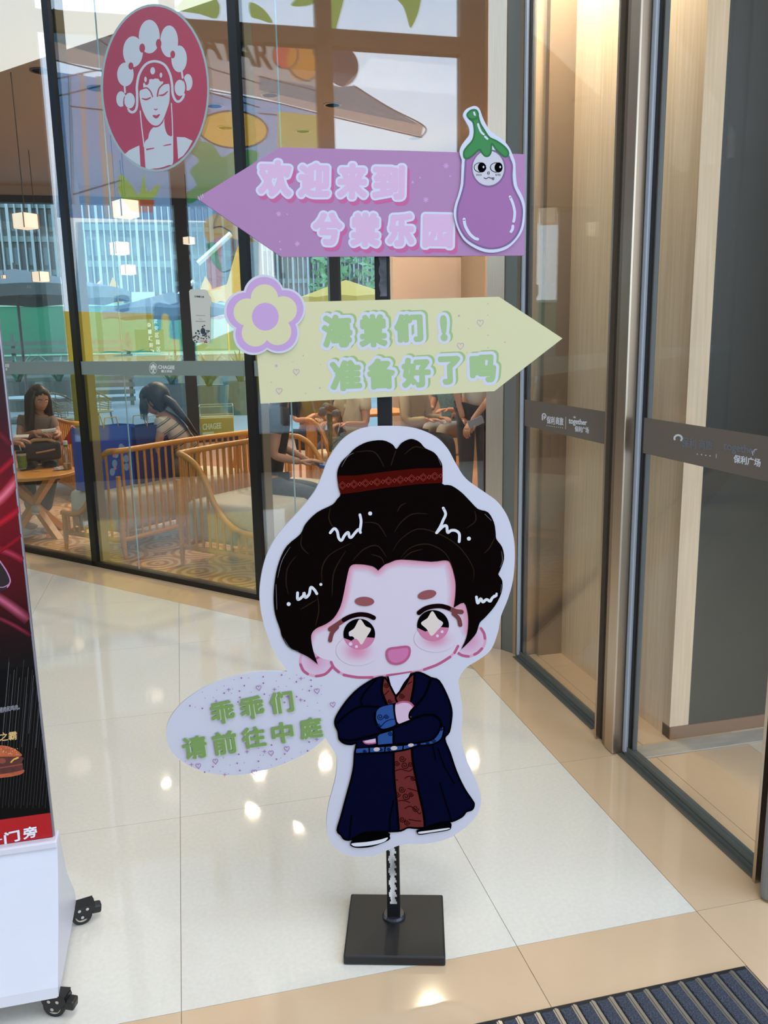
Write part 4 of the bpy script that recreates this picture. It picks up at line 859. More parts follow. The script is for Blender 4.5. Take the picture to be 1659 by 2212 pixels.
# frosted strip wording
PS = Print(gmap(.0088), PGn, shop)
tw = mat('strip_white', '#e4e8e4', .5)
zs = Z(150, 640, 5.53)
def crest(cx, cy, rx, ry):
    r = stroke(disc(cx, cy, rx, ry, 28)+[disc(cx, cy, rx, ry, 28)[0]], .9, sm=False)
    for a, b_, c in ((-.45, -.2, .3), (0, -.42, .36), (.45, -.2, .3), (-.5, .12, .2), (.5, .12, .2)): r.append(disc(cx+a*rx, cy+b_*ry, c*rx, c*ry, 12))
    r += [[(cx-.12*rx, cy), (cx+.12*rx, cy), (cx+.18*rx, cy+.6*ry), (cx+.55*rx, cy+.8*ry), (cx-.55*rx, cy+.8*ry), (cx-.18*rx, cy+.6*ry)]]
    return r
for cx in (331, ):
    PS.shape('strip_emblem', crest(cx, 795.5, 8.2, 12), tw)
    lettering(PS, 'strip_lettering', 'CHAGEE', [(342, 789), (377, 790), (377, 797.5), (342, 796.5)], tw, .35)
    lettering(PS, 'strip_lettering', '霸王茶姬', [(348.5, 799), (372, 799.5), (372, 805), (348.5, 804.5)], tw, .15)
lettering(PS, 'strip_lettering', 'CHAGEE', [(-14, 786), (20, 786.5), (20, 793), (-14, 792.5)], tw, .3)
lettering(PS, 'strip_lettering', '霸王茶姬', [(-7, 795), (16, 795), (16, 800.5), (-7, 800)], tw, .12)
# cup shaped sticker (its code is left out)
zq = Z(380, 430, 7.54)
cupo = zq([(215, 1500), (240, 1470), (480, 1475), (520, 1500), (540, 1575), (575, 1600), (580, 1720), (560, 1740), (557, 2300), (545, 2355), (320, 2340), (275, 2300)])
cc = on_glass(433, 685, .0085)
cup = obj('window_sticker', B().prism([on_glass(*p, .0075) for p in cupo], -GN*.0006), mat('sticker_ivory', '#d8d9cf', .5), off=cc); cup.location = cc
tag(cup, 'white cup-shaped sticker with small print on the storefront glass', 'sticker')
PU = Print(gmap(.0085), PGn, cup); PU.off = cc
lettering(PU, 'lettering', '立享霸王茶', zq([(300, 1568), (460, 1580), (460, 1612), (300, 1600)]), mat('sticker_ink', '#2f3c46', .5), .1)
PU.shape('printed_lines', stroke(zq([(330, 1895), (475, 1900)]), .9)+stroke(zq([(370, 1955), (420, 1957)]), .8)+stroke(zq([(325, 1990), (480, 1993)]), 1.2), mat('sticker_ink_light', '#7f8a8e', .5))
blots = []
for i in range(46):
    x = 285+rr.random()*260; y = 2330-rr.random()**1.5*190-(90 if 370 < x < 470 else 0)*rr.random()
    blots.append(disc(*zq([(min(x, 545), y)])[0], 1.0+rr.random()*1.8, .8+rr.random()*1.4, 8))
PU.shape('printed_dark_figures', blots+[disc(*zq([(440, 2150)])[0], 5.2, 7, 16)], mat('sticker_ink', '#2f3c46', .5))
PU.shape('printed_orange_words', stroke(zq([(400, 2310), (500, 2315)]), 2), mat('sticker_orange', '#d8907a', .5))
# door strip wording
def dmap(x, y): return on_plane(x, y, (DX-.0030, 0, 0), (1, 0, 0))
PD = Print(dmap, (-1, 0, 0), d1)
zw = Z(1120, 860, 3.078)
dw = mat('door_white', '#e2e6ee', .5)
def logo(P, x, y, s, sl):
    f = lambda a, b_: (x+a*s, y+b_*s+a*s*sl)
    ring = [f(.42+.42*math.cos(t), .55-.52*math.sin(t)) for t in [math.pi*1.15-i*(math.pi*1.45)/16 for i in range(17)]]
    P.shape('strip_emblem', stroke(ring, .26*s)+stroke([f(.04, .5), f(.02, 1.5)], .3*s)+stroke([f(.45, .55), f(.45, 1.3)], .2*s), dw)
logo(PD, 1171.5, 893, 9, .1)
lettering(PD, 'strip_lettering', '保利', zw([(188, 120), (240, 124), (240, 176), (188, 168)]), dw, .3)
lettering(PD, 'strip_lettering', '商旅', zw([(248, 125), (298, 130), (298, 182), (248, 174)]), dw, .3)
PD.shape('strip_dots', [disc(*zw([(190+i*13, 182+i*2)])[0], .9, n=6) for i in range(9)], dw)
PD.shape('strip_rule', stroke(zw([(316, 127), (314, 205)]), .8), dw)
lettering(PD, 'strip_lettering', 'together', zw([(335, 130), (455, 146), (455, 190), (335, 180)]), dw, .45)
PD.shape('strip_crown', stroke(zw([(366, 124), (372, 132)]), 1.1)+stroke(zw([(373, 120), (374, 131)]), 1.1)+stroke(zw([(381, 124), (377, 132)]), 1.1), dw)
lettering(PD, 'strip_lettering', '保利广场', zw([(376, 185), (468, 194), (468, 236), (376, 222)]), dw, .3)
PD2 = Print(dmap, (-1, 0, 0), d2)
faint = mat('door_faint', '#6f7480', .5)
def logo2(m, part):
    ring = [(1465+8*math.cos(t), 947-7*math.sin(t)) for t in [math.pi*1.1-i*(math.pi*1.3)/16 for i in range(17)]]
    PD2.shape('strip_emblem', stroke(ring, 4.2), dw)
logo2(dw, 0)
lettering(PD2, 'strip_lettering', '保利', zw([(1085, 258), (1180, 268), (1180, 340), (1085, 325)]), faint, .3)
lettering(PD2, 'strip_lettering', '商旅', zw([(1200, 275), (1290, 285), (1290, 348), (1200, 338)]), faint, .3)
lettering(PD2, 'strip_lettering', 'together', zw([(1365, 285), (1585, 330), (1585, 388), (1365, 360)]), faint, .5)
PD2.shape('strip_dots', [disc(*zw([(1190+i*28, 372+i*4)])[0], 1.4, n=6) for i in range(4)], dw)
PD2.shape('strip_rule', stroke(zw([(1317, 372), (1315, 398)]), 1.0), dw)
lettering(PD2, 'strip_lettering', '保利广场', zw([(1434, 376), (1612, 406), (1608, 458), (1432, 428)]), dw, .5)
PD2.shape('strip_stroke', stroke(zw([(1555, 352), (1560, 380)]), 1.3)+stroke(zw([(1566, 360), (1570, 344), (1586, 340)]), 1.4), dw)
# ------------------------------------------------------------------ cartoon mural film on the hall's side facade (seen mirrored in the storefront)
mural = empty('mural_film', on_facade(480, 500, -.065), label='translucent cartoon mural film of a fruit house on the tall side window', cat='window film')
MO = Vector(mural.location)
class PM(Print): pass
PMu = PM(lambda x, y: on_facade(x, y, -.065), FN, mural); PMu.off = MO
fi = lambda n, h, d=.12: film('film_'+n, h, .92, dif=d)
inkf = film('film_ink', '#2c3440', .75, dif=.2)
MU = []
def mu(name, polys, m): MU.append((name, polys, m))
zA = Z(110, 0, 3.687); zB_ = Z(540, 0, 3.19); zC = Z(380, 430, 7.54); zD_ = Z(150, 640, 5.53); zE_ = Z(380, 760, 7.54)
bluew = fi('blue_wall', '#7e9fc4'); blue2 = fi('deep_blue', '#2f6f96'); tan = fi('tan_board', '#b59c90'); teal = fi('teal_roof', '#5b7580'); yel = fi('yellow_glow', '#d8b22c'); grn = fi('leaf', '#3f8a52'); grn2 = fi('leaf_light', '#8fae4a'); org = fi('orange', '#d98428'); redf = fi('red', '#d2423a'); nav = fi('blueberry', '#2b2b44'); pnk = fi('pink', '#c98a9a'); brw = fi('trunk', '#6b4a33')
mu('film_house_wall', [[(115, 155), (560, 215), (720, 250), (720, 345), (560, 440), (560, 480), (125, 470), (118, 300)]], bluew)
mu('film_house_wall', [[(165, 480), (560, 480), (560, 660), (440, 690), (395, 745), (168, 672)]], fi('pale_blue', '#a9d2e6'))
mu('film_lower_wall', [[(125, 672), (380, 678), (395, 760), (560, 690), (560, 960), (412, 960), (408, 880), (385, 818), (242, 815), (236, 965), (140, 930)]], yel)
mu('film_dimming_patch', [[(236, 815), (385, 815), (410, 880), (412, 965), (236, 965)]], fi('dimming_grey', '#6a7880'))  # grey patch added to cut sky haze in this gap, no printed motif
mu('film_roof', [[(118, 20), (250, 60), (560, 150), (690, 175), (760, 195), (915, 272), (910, 295), (700, 245), (560, 210), (118, 130)]], tan)
mu('film_roof_shade', [[(118, 20), (310, 60), (400, 90), (250, 130), (118, 90)], [(560, 165), (700, 190), (765, 185), (905, 270), (720, 232), (560, 195)]], teal)
mu('film_signboard', [[(400, 45), (620, 70), (720, 110), (720, 190), (400, 130)]], fi('beige_board', '#b5a396'))
oval = disc(505, 280, 74, 40, 36, .06)
mu('film_sign_oval', [oval], fi('sign_yellow', '#dca63a')); mu('film_sign_outline', stroke(oval+oval[:1], 4, sm=False), inkf)
mu('film_red_fruit', [disc(617, 119, 26, 29)], redf); mu('film_orange_fruit', [disc(652, 132, 32, 44), [(640, 90), (678, 92), (680, 170), (640, 170)]], org)
mu('film_blueberry', [disc(741, 145, 34, 42), disc(712, 110, 36, 30)], nav)
mu('film_fruit_outline', stroke(disc(617, 119, 27, 30)+disc(617, 119, 27, 30)[:1], 3, sm=False)+stroke([(625, 148), (640, 165), (665, 175), (682, 165)], 4), inkf)
mu('film_leaves', [smooth_closed([(540, 5), (570, 20), (590, 50), (560, 42), (542, 35)], 3), smooth_closed(zB_([(285, 40), (300, 10), (340, -10), (440, -10), (430, 30), (360, 45)]), 3), smooth_closed(zB_([(1020, -10), (1060, 50), (1090, 150), (1110, 195), (1150, 120), (1172, 40), (1170, -20)]), 3), smooth_closed([(380, 20), (410, -10), (470, 0), (470, 40), (430, 30)], 3), [(700, -5), (745, -5), (727, 62), (703, 60)]], grn2)
mu('film_tree_leaves', [smooth_closed([(395, 320), (420, 305), (460, 312), (480, 340), (510, 325), (560, 330), (540, 380), (560, 430), (500, 450), (440, 430), (410, 440), (400, 420), (425, 400), (410, 370), (430, 345)], 3)], grn)
mu('film_trunk', [[(385, 380), (400, 370), (405, 640), (388, 640)], [(498, 480), (520, 480), (522, 700), (505, 700)]], brw)
mu('film_plant', [smooth_closed([(258, 375), (285, 400), (300, 420), (312, 372), (318, 415), (345, 395), (330, 430), (262, 428)], 3)], grn2)
mu('film_plant_pot', [[(265, 430), (335, 432), (330, 460), (285, 458)]], fi('pot', '#b5562f'))
mu('film_ribbon', [smooth_closed(zC([(450, 420), (640, 240), (900, 380), (1250, 650), (1240, 700), (760, 620), (660, 720), (520, 700)]), 3)], fi('ribbon', '#c9a35a')); 
mu('film_face', [zC([(510, 720), (740, 600), (760, 1300), (740, 1460), (560, 1500), (510, 1200)])], pnk)
mu('film_leaf_smile', [smooth_closed(zC([(510, 730), (650, 715), (700, 950), (760, 1160), (600, 1050), (530, 880)]), 3), smooth_closed(zE_([(745, 420), (860, 420), (820, 700), (950, 900), (1080, 1020), (900, 1010), (720, 830), (680, 720)]), 3)], grn)
mu('film_smile_line', stroke(zC([(510, 730), (560, 950), (660, 1090), (780, 1190), (1000, 1100)]), 2)+stroke(zC([(600, 480), (740, 450), (900, 540)]), 3)+stroke(zC([(690, 240), (600, 480)]), 2.5)+stroke(zE_([(745, 420), (680, 720), (720, 830), (900, 1000), (960, 1020)]), 2), inkf)
mu('film_drips', [smooth_closed(zD_([(1010, 90), (1200, 100), (1350, 90), (1350, 480), (1270, 510), (1200, 480), (1190, 240), (1110, 220), (1100, 380), (1060, 410), (1020, 380)]), 3), smooth_closed(zD_([(550, 0), (720, 0), (715, 170), (560, 175)]), 2)], blue2)
mu('film_grass_line', stroke(zD_([(330, 690), (480, 665), (700, 680), (900, 660), (1130, 680)]), 4, taper=True)+stroke(zD_([(520, 715), (800, 700), (1100, 700)]), 4, taper=True)+stroke(zD_([(640, 635), (760, 670), (900, 630)]), 3, taper=True), fi('dark_teal', '#1f5a55'))
mu('film_orange_block', [zD_([(470, 940), (735, 935), (755, 1190), (700, 1160), (650, 1080), (480, 1080)])], fi('salmon', '#d98a55'))
mu('film_posts', [[(172, 160), (182, 160), (196, 470), (186, 470)], [(208, 165), (222, 165), (240, 470), (226, 470)], [(232, 330), (242, 330), (252, 470), (244, 470)]], tan)
lw_ = []
for s in ([(118, 130), (250, 160), (560, 215), (700, 248), (910, 297)], [(118, 172), (250, 150), (400, 185), (560, 232)], [(118, 210), (220, 185)], [(150, 165), (158, 440)], [(560, 165), (700, 200)], [(765, 185), (840, 232), (917, 273), (910, 297)], [(118, 20), (250, 110)], [(155, 230), (300, 250), (420, 290)], [(560, 245), (720, 260)], [(395, 130), (560, 180)], [(160, 420), (260, 390)], [(700, 250), (705, 340)]): lw_ += stroke(s, 3.2)
mu('film_outlines', lw_, inkf)
mu('film_window', [[(600, 240), (690, 250), (690, 345), (600, 345)]], fi('window_yellow', '#b9a64a'))
# the film is one printed sheet: overlapping motifs are resolved so that only the topmost ink stays
PV = []; PF_ = []; owner = []
for gi, (nm_, polys, m_) in enumerate(MU):
    for pl in polys:
        q = [p for i, p in enumerate(pl) if math.hypot(p[0]-pl[i-1][0], p[1]-pl[i-1][1]) > .05]
        if len(q) < 3: continue
        ar = sum(q[i-1][0]*q[i][1]-q[i][0]*q[i-1][1] for i in range(len(q)))
        if abs(ar) < .3: continue
        if ar < 0: q = q[::-1]
        PF_.append(list(range(len(PV), len(PV)+len(q)))); PV += [Vector(p[:2]) for p in q]; owner.append(gi)
cv, ce, cf, ov, oe, of = delaunay_2d_cdt(PV, [], PF_, 1, 1e-3)
W3 = [PMu.m(*p) for p in cv]
for gi, (nm_, polys, m_) in enumerate(MU):
    b = B(); used = {}
    for f, src in zip(cf, of):
        if src and owner[max(src)] == gi:
            t = []
            for i in f:
                if i not in used: used[i] = len(b.v); b.v.append(W3[i])
                t.append(used[i])
            b.f.append(tuple(t))
    if b.f: obj(nm_, b, m_, mural, off=MO)
PMu.k = 30
lettering(PMu, 'film_letters', 'AYAR', [(425, 55), (580, 95), (588, 150), (440, 120)], inkf, 2.0, layer=30)
# ------------------------------------------------------------------ cafe shell
terra = mat('terracotta_tile', '#b9783c', .35); 
def pattern_tile_mat():
    m = bpy.data.materials.new('patterned_tile'); m.use_nodes = True; t = m.node_tree; l = t.links.new; b = t.nodes['Principled BSDF']
    tcn = nd(t, 'ShaderNodeTexCoord'); mpn = nd(t, 'ShaderNodeMapping'); mpn.inputs['Scale'].default_value = (9, 9, 9)
    n = nd(t, 'ShaderNodeTexWave', wave_type='RINGS', rings_direction='SPHERICAL'); n.inputs['Scale'].default_value = .55; n.inputs['Distortion'].default_value = 2.6; n.inputs['Detail'].default_value = 1.0
    r = nd(t, 'ShaderNodeValToRGB'); r.color_ramp.interpolation = 'CONSTANT'; r.color_ramp.elements[0].color = (*lin('#b47a44'), 1); r.color_ramp.elements[1].position = .52; r.color_ramp.elements[1].color = (*lin('#d9b48a'), 1)
    l(tcn.outputs['Object'], mpn.inputs[0]); l(mpn.outputs[0], n.inputs[0]); l(n.outputs[0], r.inputs[0]); l(r.outputs[0], b.inputs['Base Color']); b.inputs['Roughness'].default_value = .3
    return m
ptile = pattern_tile_mat()
cf_foot = [(GB+GN*.02).to_2d()[:], (3.6, 3.8), (3.6, 13.6), (-7.0, 13.6), (far.x, far.y)]
cafe_floor = tag(obj('floor_cafe', B().prism([(p[0], p[1], -.05) for p in cf_foot], (0, 0, .045)), terra), kind='structure')
tm = None; T = .40
for i in range(-4, 8):
    for j in range(0, 9):
        u = .1-i*T; d = .06+j*T
        p = GA+GT*(u+T/2+.02)+GN*(d+T/2)
        if tm is None:
            tm = obj('tile', B().box((-T/2+.002, -T/2+.002, -.0049), (T/2-.002, T/2-.002, .0)), ptile, cafe_floor, p); o = tm
        else:
            o = tm.copy(); C.objects.link(o); o.location = p; o.parent = cafe_floor
        o.rotation_euler = (0, 0, math.atan2(GT.y, GT.x)+(i+2*j) % 4*math.pi/2)
brown_c = mat('cafe_ceiling_brown', '#beb8b2', .8); white_c = mat('luminous_ceiling', '#f1f4f4', .8, emit=.95)
ceil_c = empty('ceiling_cafe', (0, 0, 0), kind='structure'); CZ = 3.8
gbox(-6.5, GL, .10, 1.0, CZ, CZ+.1, 'white_soffit', white_c, ceil_c)
obj('brown_ceiling', B().prism([gl(-7, 1.0, CZ), gl(GL+.6, 1.0, CZ), (3.6, 5.2, CZ), (3.6, 13.6, CZ), (-8, 13.6, CZ)], (0, 0, .1)), brown_c, ceil_c)
lamp_on = mat('lamp_glow', '#ffe2a8', .5, emit=14.0); lamp_rim = mat('lamp_rim', '#2a2622', .5)
def downlight(x, y, z, r=.07, on=True, name='downlight', label=None, parent=None):
    dd_ = (Vector((x, y, 0))-GA).dot(GN)
    if dd_ < 1.1 or y > 13.4 or x > 3.4: return None
    e = empty(name, (x, y, z), label=label, cat='lamp', group='downlights in the cafe ceiling')
    obj('trim_ring', B().lathe([(r+.02, -.004), (r+.02, .001), (r, .001), (r, -.004)], 20), lamp_rim if not on else mat('ring_white', '#d8d5cf', .5), e)
    obj('diffuser', B().lathe([(r, -.003), (r, -.001)], 20), lamp_on if on else lamp_rim, e)
    if on:
        ld = bpy.data.lights.new('downlight_lamp', 'SPOT'); ld.energy = DLW; ld.color = (1, .80, .58); ld.spot_size = 2.5; ld.spot_blend = .6; ld.shadow_soft_size = .06
        lo = bpy.data.objects.new('downlight_lamp', ld); C.objects.link(lo); lo.location = (0, 0, -.02); lo.parent = e
    return e
DLW = 165
sp = [(362, 1705), (547, 1752), (703, 1652), (253, 1999), (367, 2001), (650, 1785), (933, 2195)]
SPL = ['mirrored on the floor left of the speech bubble tip', 'mirrored on the floor below the speech bubble', 'mirrored on the floor beside the figure robe', 'mirrored on the floor near the poster stand', 'mirrored on the floor right of the poster stand wheel', 'mirrored faintly on the floor left of the robe hem', 'mirrored on the beige floor by the mat']
for (x, y), sl_ in zip(sp, SPL):
    q = floor_at(x, y); dv = q-CAM; p = q+Vector((dv.x, dv.y, -dv.z))*(CZ/EYE)
    if (p-GA).dot(GN) > 1.02: downlight(p.x, p.y, CZ-.003, label='lit ceiling downlight '+sl_)
for x, y, lb in ((895, 298, 'lit round downlight just above the purple board, left of the eggplant'), (718, 226, 'lit round downlight beside the mural eaves, above the purple board middle'), (487, 275, 'lit round downlight behind the yellow oval mural sign')):
    q = floor_at(x, y, CZ); downlight(q.x, q.y, CZ-.003, label=lb)
for x, y, lb in ((88, 152, 'dark unlit ceiling downlight in the leftmost pane'), (210, 190, 'dark unlit ceiling downlight beside the oval lady sticker')):
    q = floor_at(x, y, CZ); downlight(q.x, q.y, CZ-.003, on=False, label=lb)
for u, d in ((.2, 5.2), (2.0, 5.4), (-2.2, 5.0), (1.0, 6.6), (-1.0, 6.6)):  # extra lamps added deeper in the cafe for more light
    p = GA+GT*u+GN*d; downlight(p.x, p.y, CZ-.003, label='extra downlight added to brighten the cafe')
# outer window wall of the cafe
ow = empty('window_3', (0, 0, 0), kind='structure'); OY = 13.6
oglass = glass('outer_glass', (.93, .98, .975), .03); dkf = mat('dark_blue_frame', '#1d2830', .4, .3)
xo = [at_y(p, 600, OY).x for p in (-60, 148, 398, 545, 722, 838)]
zt = at_y(120, 440, OY).z
for a, b_ in zip(xo[:-1], xo[1:]): obj('pane', B().box((a+.05, OY, .1), (b_-.05, OY+.015, zt)), oglass, ow)
for x in xo: obj('mullion', B().box((x-.09, OY-.08, 0), (x+.09, OY+.1, zt+.05)), dkf, ow)
obj('sill', B().box((-8, OY-.05, 0), (xo[-1], OY+.08, .1)), dkf, ow)
obj('head', B().box((-8, OY-.06, zt), (xo[-1], OY+.08, zt+.10)), dkf, ow)
tag(obj('wall_back', B().box((-8, OY-.05, zt+.1), (3.7, OY+.1, 6.5)), brown_c), kind='structure')
# right inside wall, clad in stone slabs
xw = at_y(846, 600, 10.6).x
wr = tag(obj('wall_cafe_right', B().box((xw, 10.6, 0), (5.0, 10.75, CZ)), grout), kind='structure')
slabm = mat('pinkish_slab', '#b89c8a', .35, noise=(1.6, .08, (1, 1, 1)))
for (z0, z1) in ((.02, 1.28), (1.30, 2.545), (2.565, CZ-.02)):
    for k in range(2): obj('panel', B().box((xw+.01+k*1.30, 10.585, z0), (xw+1.30+k*1.30, 10.60, z1)), slabm, wr)
tag(obj('wall_cafe_side', B().box((3.6, 3.7, 0), (3.75, 10.7, 6.5)), mat('taupe_wall', '#8d7a68', .6)), kind='structure')
# pendant lanterns
lan = mat('lantern_paper', '#ffe9d2', .6, emit=1.1); lanm = None
for i, (x, y, wpx, Yd, lb) in enumerate(((272, 452, 52, 7.4, 'glowing paper cube lantern, largest and highest in view'), (55, 478, 46, 8.2, 'glowing paper cube lantern at the upper left pane'), (258, 537, 38, 9.6, 'glowing paper cube lantern below the largest one'), (88, 598, 31, 11.2, 'glowing paper cube lantern by the grey parasol'), (277, 583, 30, 11.6, 'glowing paper cube lantern, lowest of the middle pane'), (408, 520, 22, 12.4, 'glowing paper cube lantern beside the cup sticker mullion'), (8, 598, 10, 12.6, 'glowing paper cube lantern at the far left edge'))):
    p = at_y(x, y, Yd); s = wpx/F_PX*(p-CAM).dot(FW)/1.25
    e = empty('pendant_lantern', p, rz=.5+.3*(i % 2), label=lb, cat='lamp', group='paper lanterns hanging in the cafe')
    h = s*.42
    obj('shade', B().rbox((-s/2, -s/2, -h), (s/2, s/2, h), s*.05), lan, e)
    b = B()
    for sx in (-1, 1):
        for sy in (-1, 1): b.box((sx*s/2-.004, sy*s/2-.004, -h), (sx*s/2+.004, sy*s/2+.004, h))
    obj('corner_wire', b, mat('lantern_wire', '#c8a98c', .5), e)
    obj('cord', B().tube([(0, 0, h), (0, 0, CZ-p.z)], .004, 6), lamp_rim, e)
# ------------------------------------------------------------------ cafe furniture
oak = mat('oak_rail', '#cf8a3c', .38, noise=(9, .10, (1, 1, 6))); cream = mat('cream_cushion', '#cdbfa9', .8, noise=(80, .05, (1, 1, 1)))
def rail_curve(D, W):
    half = [(D+.02, .0, .285), (D*.86, -.005, .285), (D*.70, -.008, .30), (D*.56, -.008, .36), (D*.44, -.008, .47), (D*.36, -.006, .60), (D*.26, -.004, .71), (D*.14, 0, .765), (.05, .015, .778), (0.0, .07, .78)]
    full = half+[(0.0, W*.3, .785), (0.0, W*.5, .787), (0.0, W*.7, .785)]+[(x, W-y, z) for x, y, z in reversed(half)]
    out = []
    for i in range(len(full)-1):
        p0 = full[max(i-1, 0)]; p1 = full[i]; p2 = full[i+1]; p3 = full[min(i+2, len(full)-1)]
        for a in range(4):
            t = a/4; out.append(tuple(.5*((2*p1[c])+(-p0[c]+p2[c])*t+(2*p0[c]-5*p1[c]+4*p2[c]-p3[c])*t*t+(-p0[c]+3*p1[c]-3*p2[c]+p3[c])*t**3) for c in range(3)))
    return out+[full[-1]]
def sofa(loc, rz, W, label, D=.62, group='spindle-back oak seats in the cafe'):
    e = empty('spindle_seat', loc, rz, label, 'chair', group)
    rc = rail_curve(D, W)
    obj('top_rail', B().tube(rc, .021, 10), oak, e, smooth=True)
    base = [(D, 0, .135), (.05, 0, .135), (0, .05, .135), (0, W-.05, .135), (.05, W, .135), (D, W, .135), (D, 0, .135)]
    obj('base_rail', B().tube(base[:-1], .019, 8).tube([base[5], base[0]], .019, 8), oak, e, smooth=True)
    def rz_(x, y):
        best = min(rc, key=lambda q: (q[0]-x)**2+(q[1]-y)**2); return best[2]
    spots = []
    n = int(D/.062)
    for i in range(1, n+1):
        for y in (0, W): spots.append((D*i/(n+.3)+.03, y))
    m = int(W/.068)
    for i in range(1, m): spots.append((0, W*i/m))
    cache = {}
    for x, y in spots:
        zt_ = rz_(x, y); k_ = round(zt_, 2)
        if k_ not in cache:
            o = obj('spindle', B().tube([(0, 0, .135), (0, 0, k_)], .0095, 6), oak, e, (x, y, 0)); cache[k_] = o
        else:
            o = cache[k_].copy(); C.objects.link(o); o.parent = e; o.location = (x, y, 0)
    for x, y in ((.0, .02), (D, .0), (0, W-.02), (D, W)):
        obj('leg', B().tube([(x, y, .30 if x > .1 else .6), (x, y, .14), (x+.012*(1 if x > .1 else -1), y, .001)], [.018, .020, .013], 8), oak, e)
    obj('seat_cushion', B().rbox((.035, .03, .17), (D-.02, W-.03, .46), .05), cream, e, smooth=True)
    return e
dch = math.atan2(-.72, .69)
S2 = Vector((-.07, 5.84, 0)); S1v = Vector((-.484, 6.132, 0)); nv = Vector((.72, .69, 0)).normalized()
sofa(S2, dch, 1.25, 'oak spindle seat nearest the storefront glass with black shirted woman', D=.80)
sofa(S1v+nv*1.5, dch+math.pi, 1.5, 'oak spindle seat holding the blue paper bags')
sofa(Vector((1.15, 8.0, 0)), dch+.5, .62, 'oak spindle chair behind the cartoon figure, near the wrapped bouquet', D=.5)
sofa(Vector((-1.05, 8.65, 0)), dch+1.2, 1.3, 'oak spindle seat behind the long haired woman at the round table', D=.6)
# round cross-legged table
TC = Vector((-1.22, 7.18, 0)); tz = .585
tbl = empty('round_table', TC, .3, 'round oak table with crossed legs holding drinks by the left pane', 'table')
edge = at_y(158, 1015, TC.y); tz = edge.z; TR = .36
obj('tabletop', B().lathe([(TR-.02, tz-.03), (TR, tz-.024), (TR, tz-.004), (TR-.004, tz), (0.001, tz)], 40), oak, tbl, smooth=False)
for a in range(4):
    g = a*math.pi/2+.5; c_, s_ = math.cos(g), math.sin(g)
    Mx = Matrix.Rotation(g, 4, 'Z')
    b = B(); top = Vector((-.24, 0, tz-.03)); bot = Vector((.26, 0, .002)); b.prism([Mx @ Vector(p) for p in ((-.27, -.028, tz-.032), (-.20, -.028, tz-.032), (.29, -.028, .001), (.22, -.028, .001))], Mx @ Vector((0, .056, 0)))
    obj('leg', b, oak, tbl)
tbl2 = empty('square_table', (2.12, 9.1, 0), .2, 'small oak table behind the yellow arrow board, far right of the cafe', 'table')
obj('tabletop', B().rbox((-.35, -.35, .72), (.35, .35, .755), .008), oak, tbl2)
for x in (-.28, .28):
    for y in (-.28, .28): obj('leg', B().tube([(x, y, .001), (x*.9, y*.9, .72)], [.016, .022], 8), oak, tbl2)
def on_table(x, y): return on_plane(x, y, (0, 0, tz), (0, 0, 1))
def cup_thing(px, py, h, r, body_m, lid_m, label, straw=True, sleeve=None):
    p = on_table(px, py); e = empty('takeaway_cup', p+Vector((0, 0, .0005)), label=label, cat='cup', group='drinks on the round table')
    obj('cup_body', B().lathe([(r*.74, 0), (r*.80, .004), (r, h), (r*.96, h)], 20), body_m, e, smooth=False)
    obj('lid', B().lathe([(r*1.04, h), (r*1.04, h+.012), (r*.85, h+.02), (.001, h+.022)], 20), lid_m, e)
    if sleeve: obj('sleeve_print', B().lathe([(r*.815, .012), (r*.975, h*.86)], 20), sleeve, e)
    if straw: obj('straw', B().tube([(0, 0, h+.015), (-.018, 0, h+.11)], .005, 8), mat('straw_white', '#d9d5ce', .5), e)
paperc = mat('cup_paper', '#ccc7b6', .6)
cup_thing(50, 1014, .135, .042, paperc, mat('cup_lid_black', '#16171a', .4), 'green printed paper cup with black lid on the round table', sleeve=mat('cup_green', '#75913f', .55, noise=(40, .3, (1, 1, 1))))
cup_thing(65, 1006, .13, .040, mat('cup_tea', '#b98f62', .4), glass('clear_lid', (.9, .9, .88), .1), 'tan iced tea cup with clear dome lid behind the green cup', straw=False)
p = on_table(146, 1014); bo = empty('drink_bottle', p+Vector((0, 0, .0005)), label='clear tea bottle with green collar and white cap on the table', cat='bottle', group='drinks on the round table')
obj('bottle_body', B().lathe([(.036, 0), (.038, .01), (.038, .13), (.030, .165), (.014, .19), (.014, .205)], 18), glass('bottle_plastic', (.82, .84, .78), .08), bo)
obj('tea', B().lathe([(.034, .004), (.034, .05), (.001, .051)], 18), mat('tea_amber', '#b98a3a', .3), bo)
obj('collar', B().lathe([(.0175, .188), (.0175, .203)], 14), mat('collar_green', '#2e6a45', .5), bo); obj('cap', B().lathe([(.0185, .204), (.0185, .232), (.016, .236)], 14), mat('cap_white', '#d6d2cb', .5), bo)
def lump(name, px, py, sx, sy, sz, m, label, cat, seed):
    p = on_table(px, py); r_ = random.Random(seed); bm = bmesh.new(); bmesh.ops.create_uvsphere(bm, u_segments=14, v_segments=8, radius=1)
    for v in bm.verts: k_ = .8+.4*r_.random(); v.co = Vector((v.co.x*sx*k_, v.co.y*sy*k_, max(0, v.co.z*.5+.5)*sz*(.6+.6*r_.random())))
    o = obj(name, B().frombm(bm), m, None, p+Vector((0, 0, .0005))); return tag(o, label, cat)
tis = mat('tissue', '#d9cfc4', .8)
lump('crumpled_tissue', 127, 1016, .042, .03, .03, tis, 'crumpled white tissue beside the tea bottle', 'tissue', 3)
lump('paper_wrapper', 100, 1004, .09, .035, .010, tis, 'flattened white paper wrapper across the table back edge', 'paper', 4)
lump('snack_wrapper', 78, 1018, .035, .03, .006, mat('wrapper_tan', '#bd8f5c', .6), 'small tan wrapper lying at the table middle', 'paper', 6)
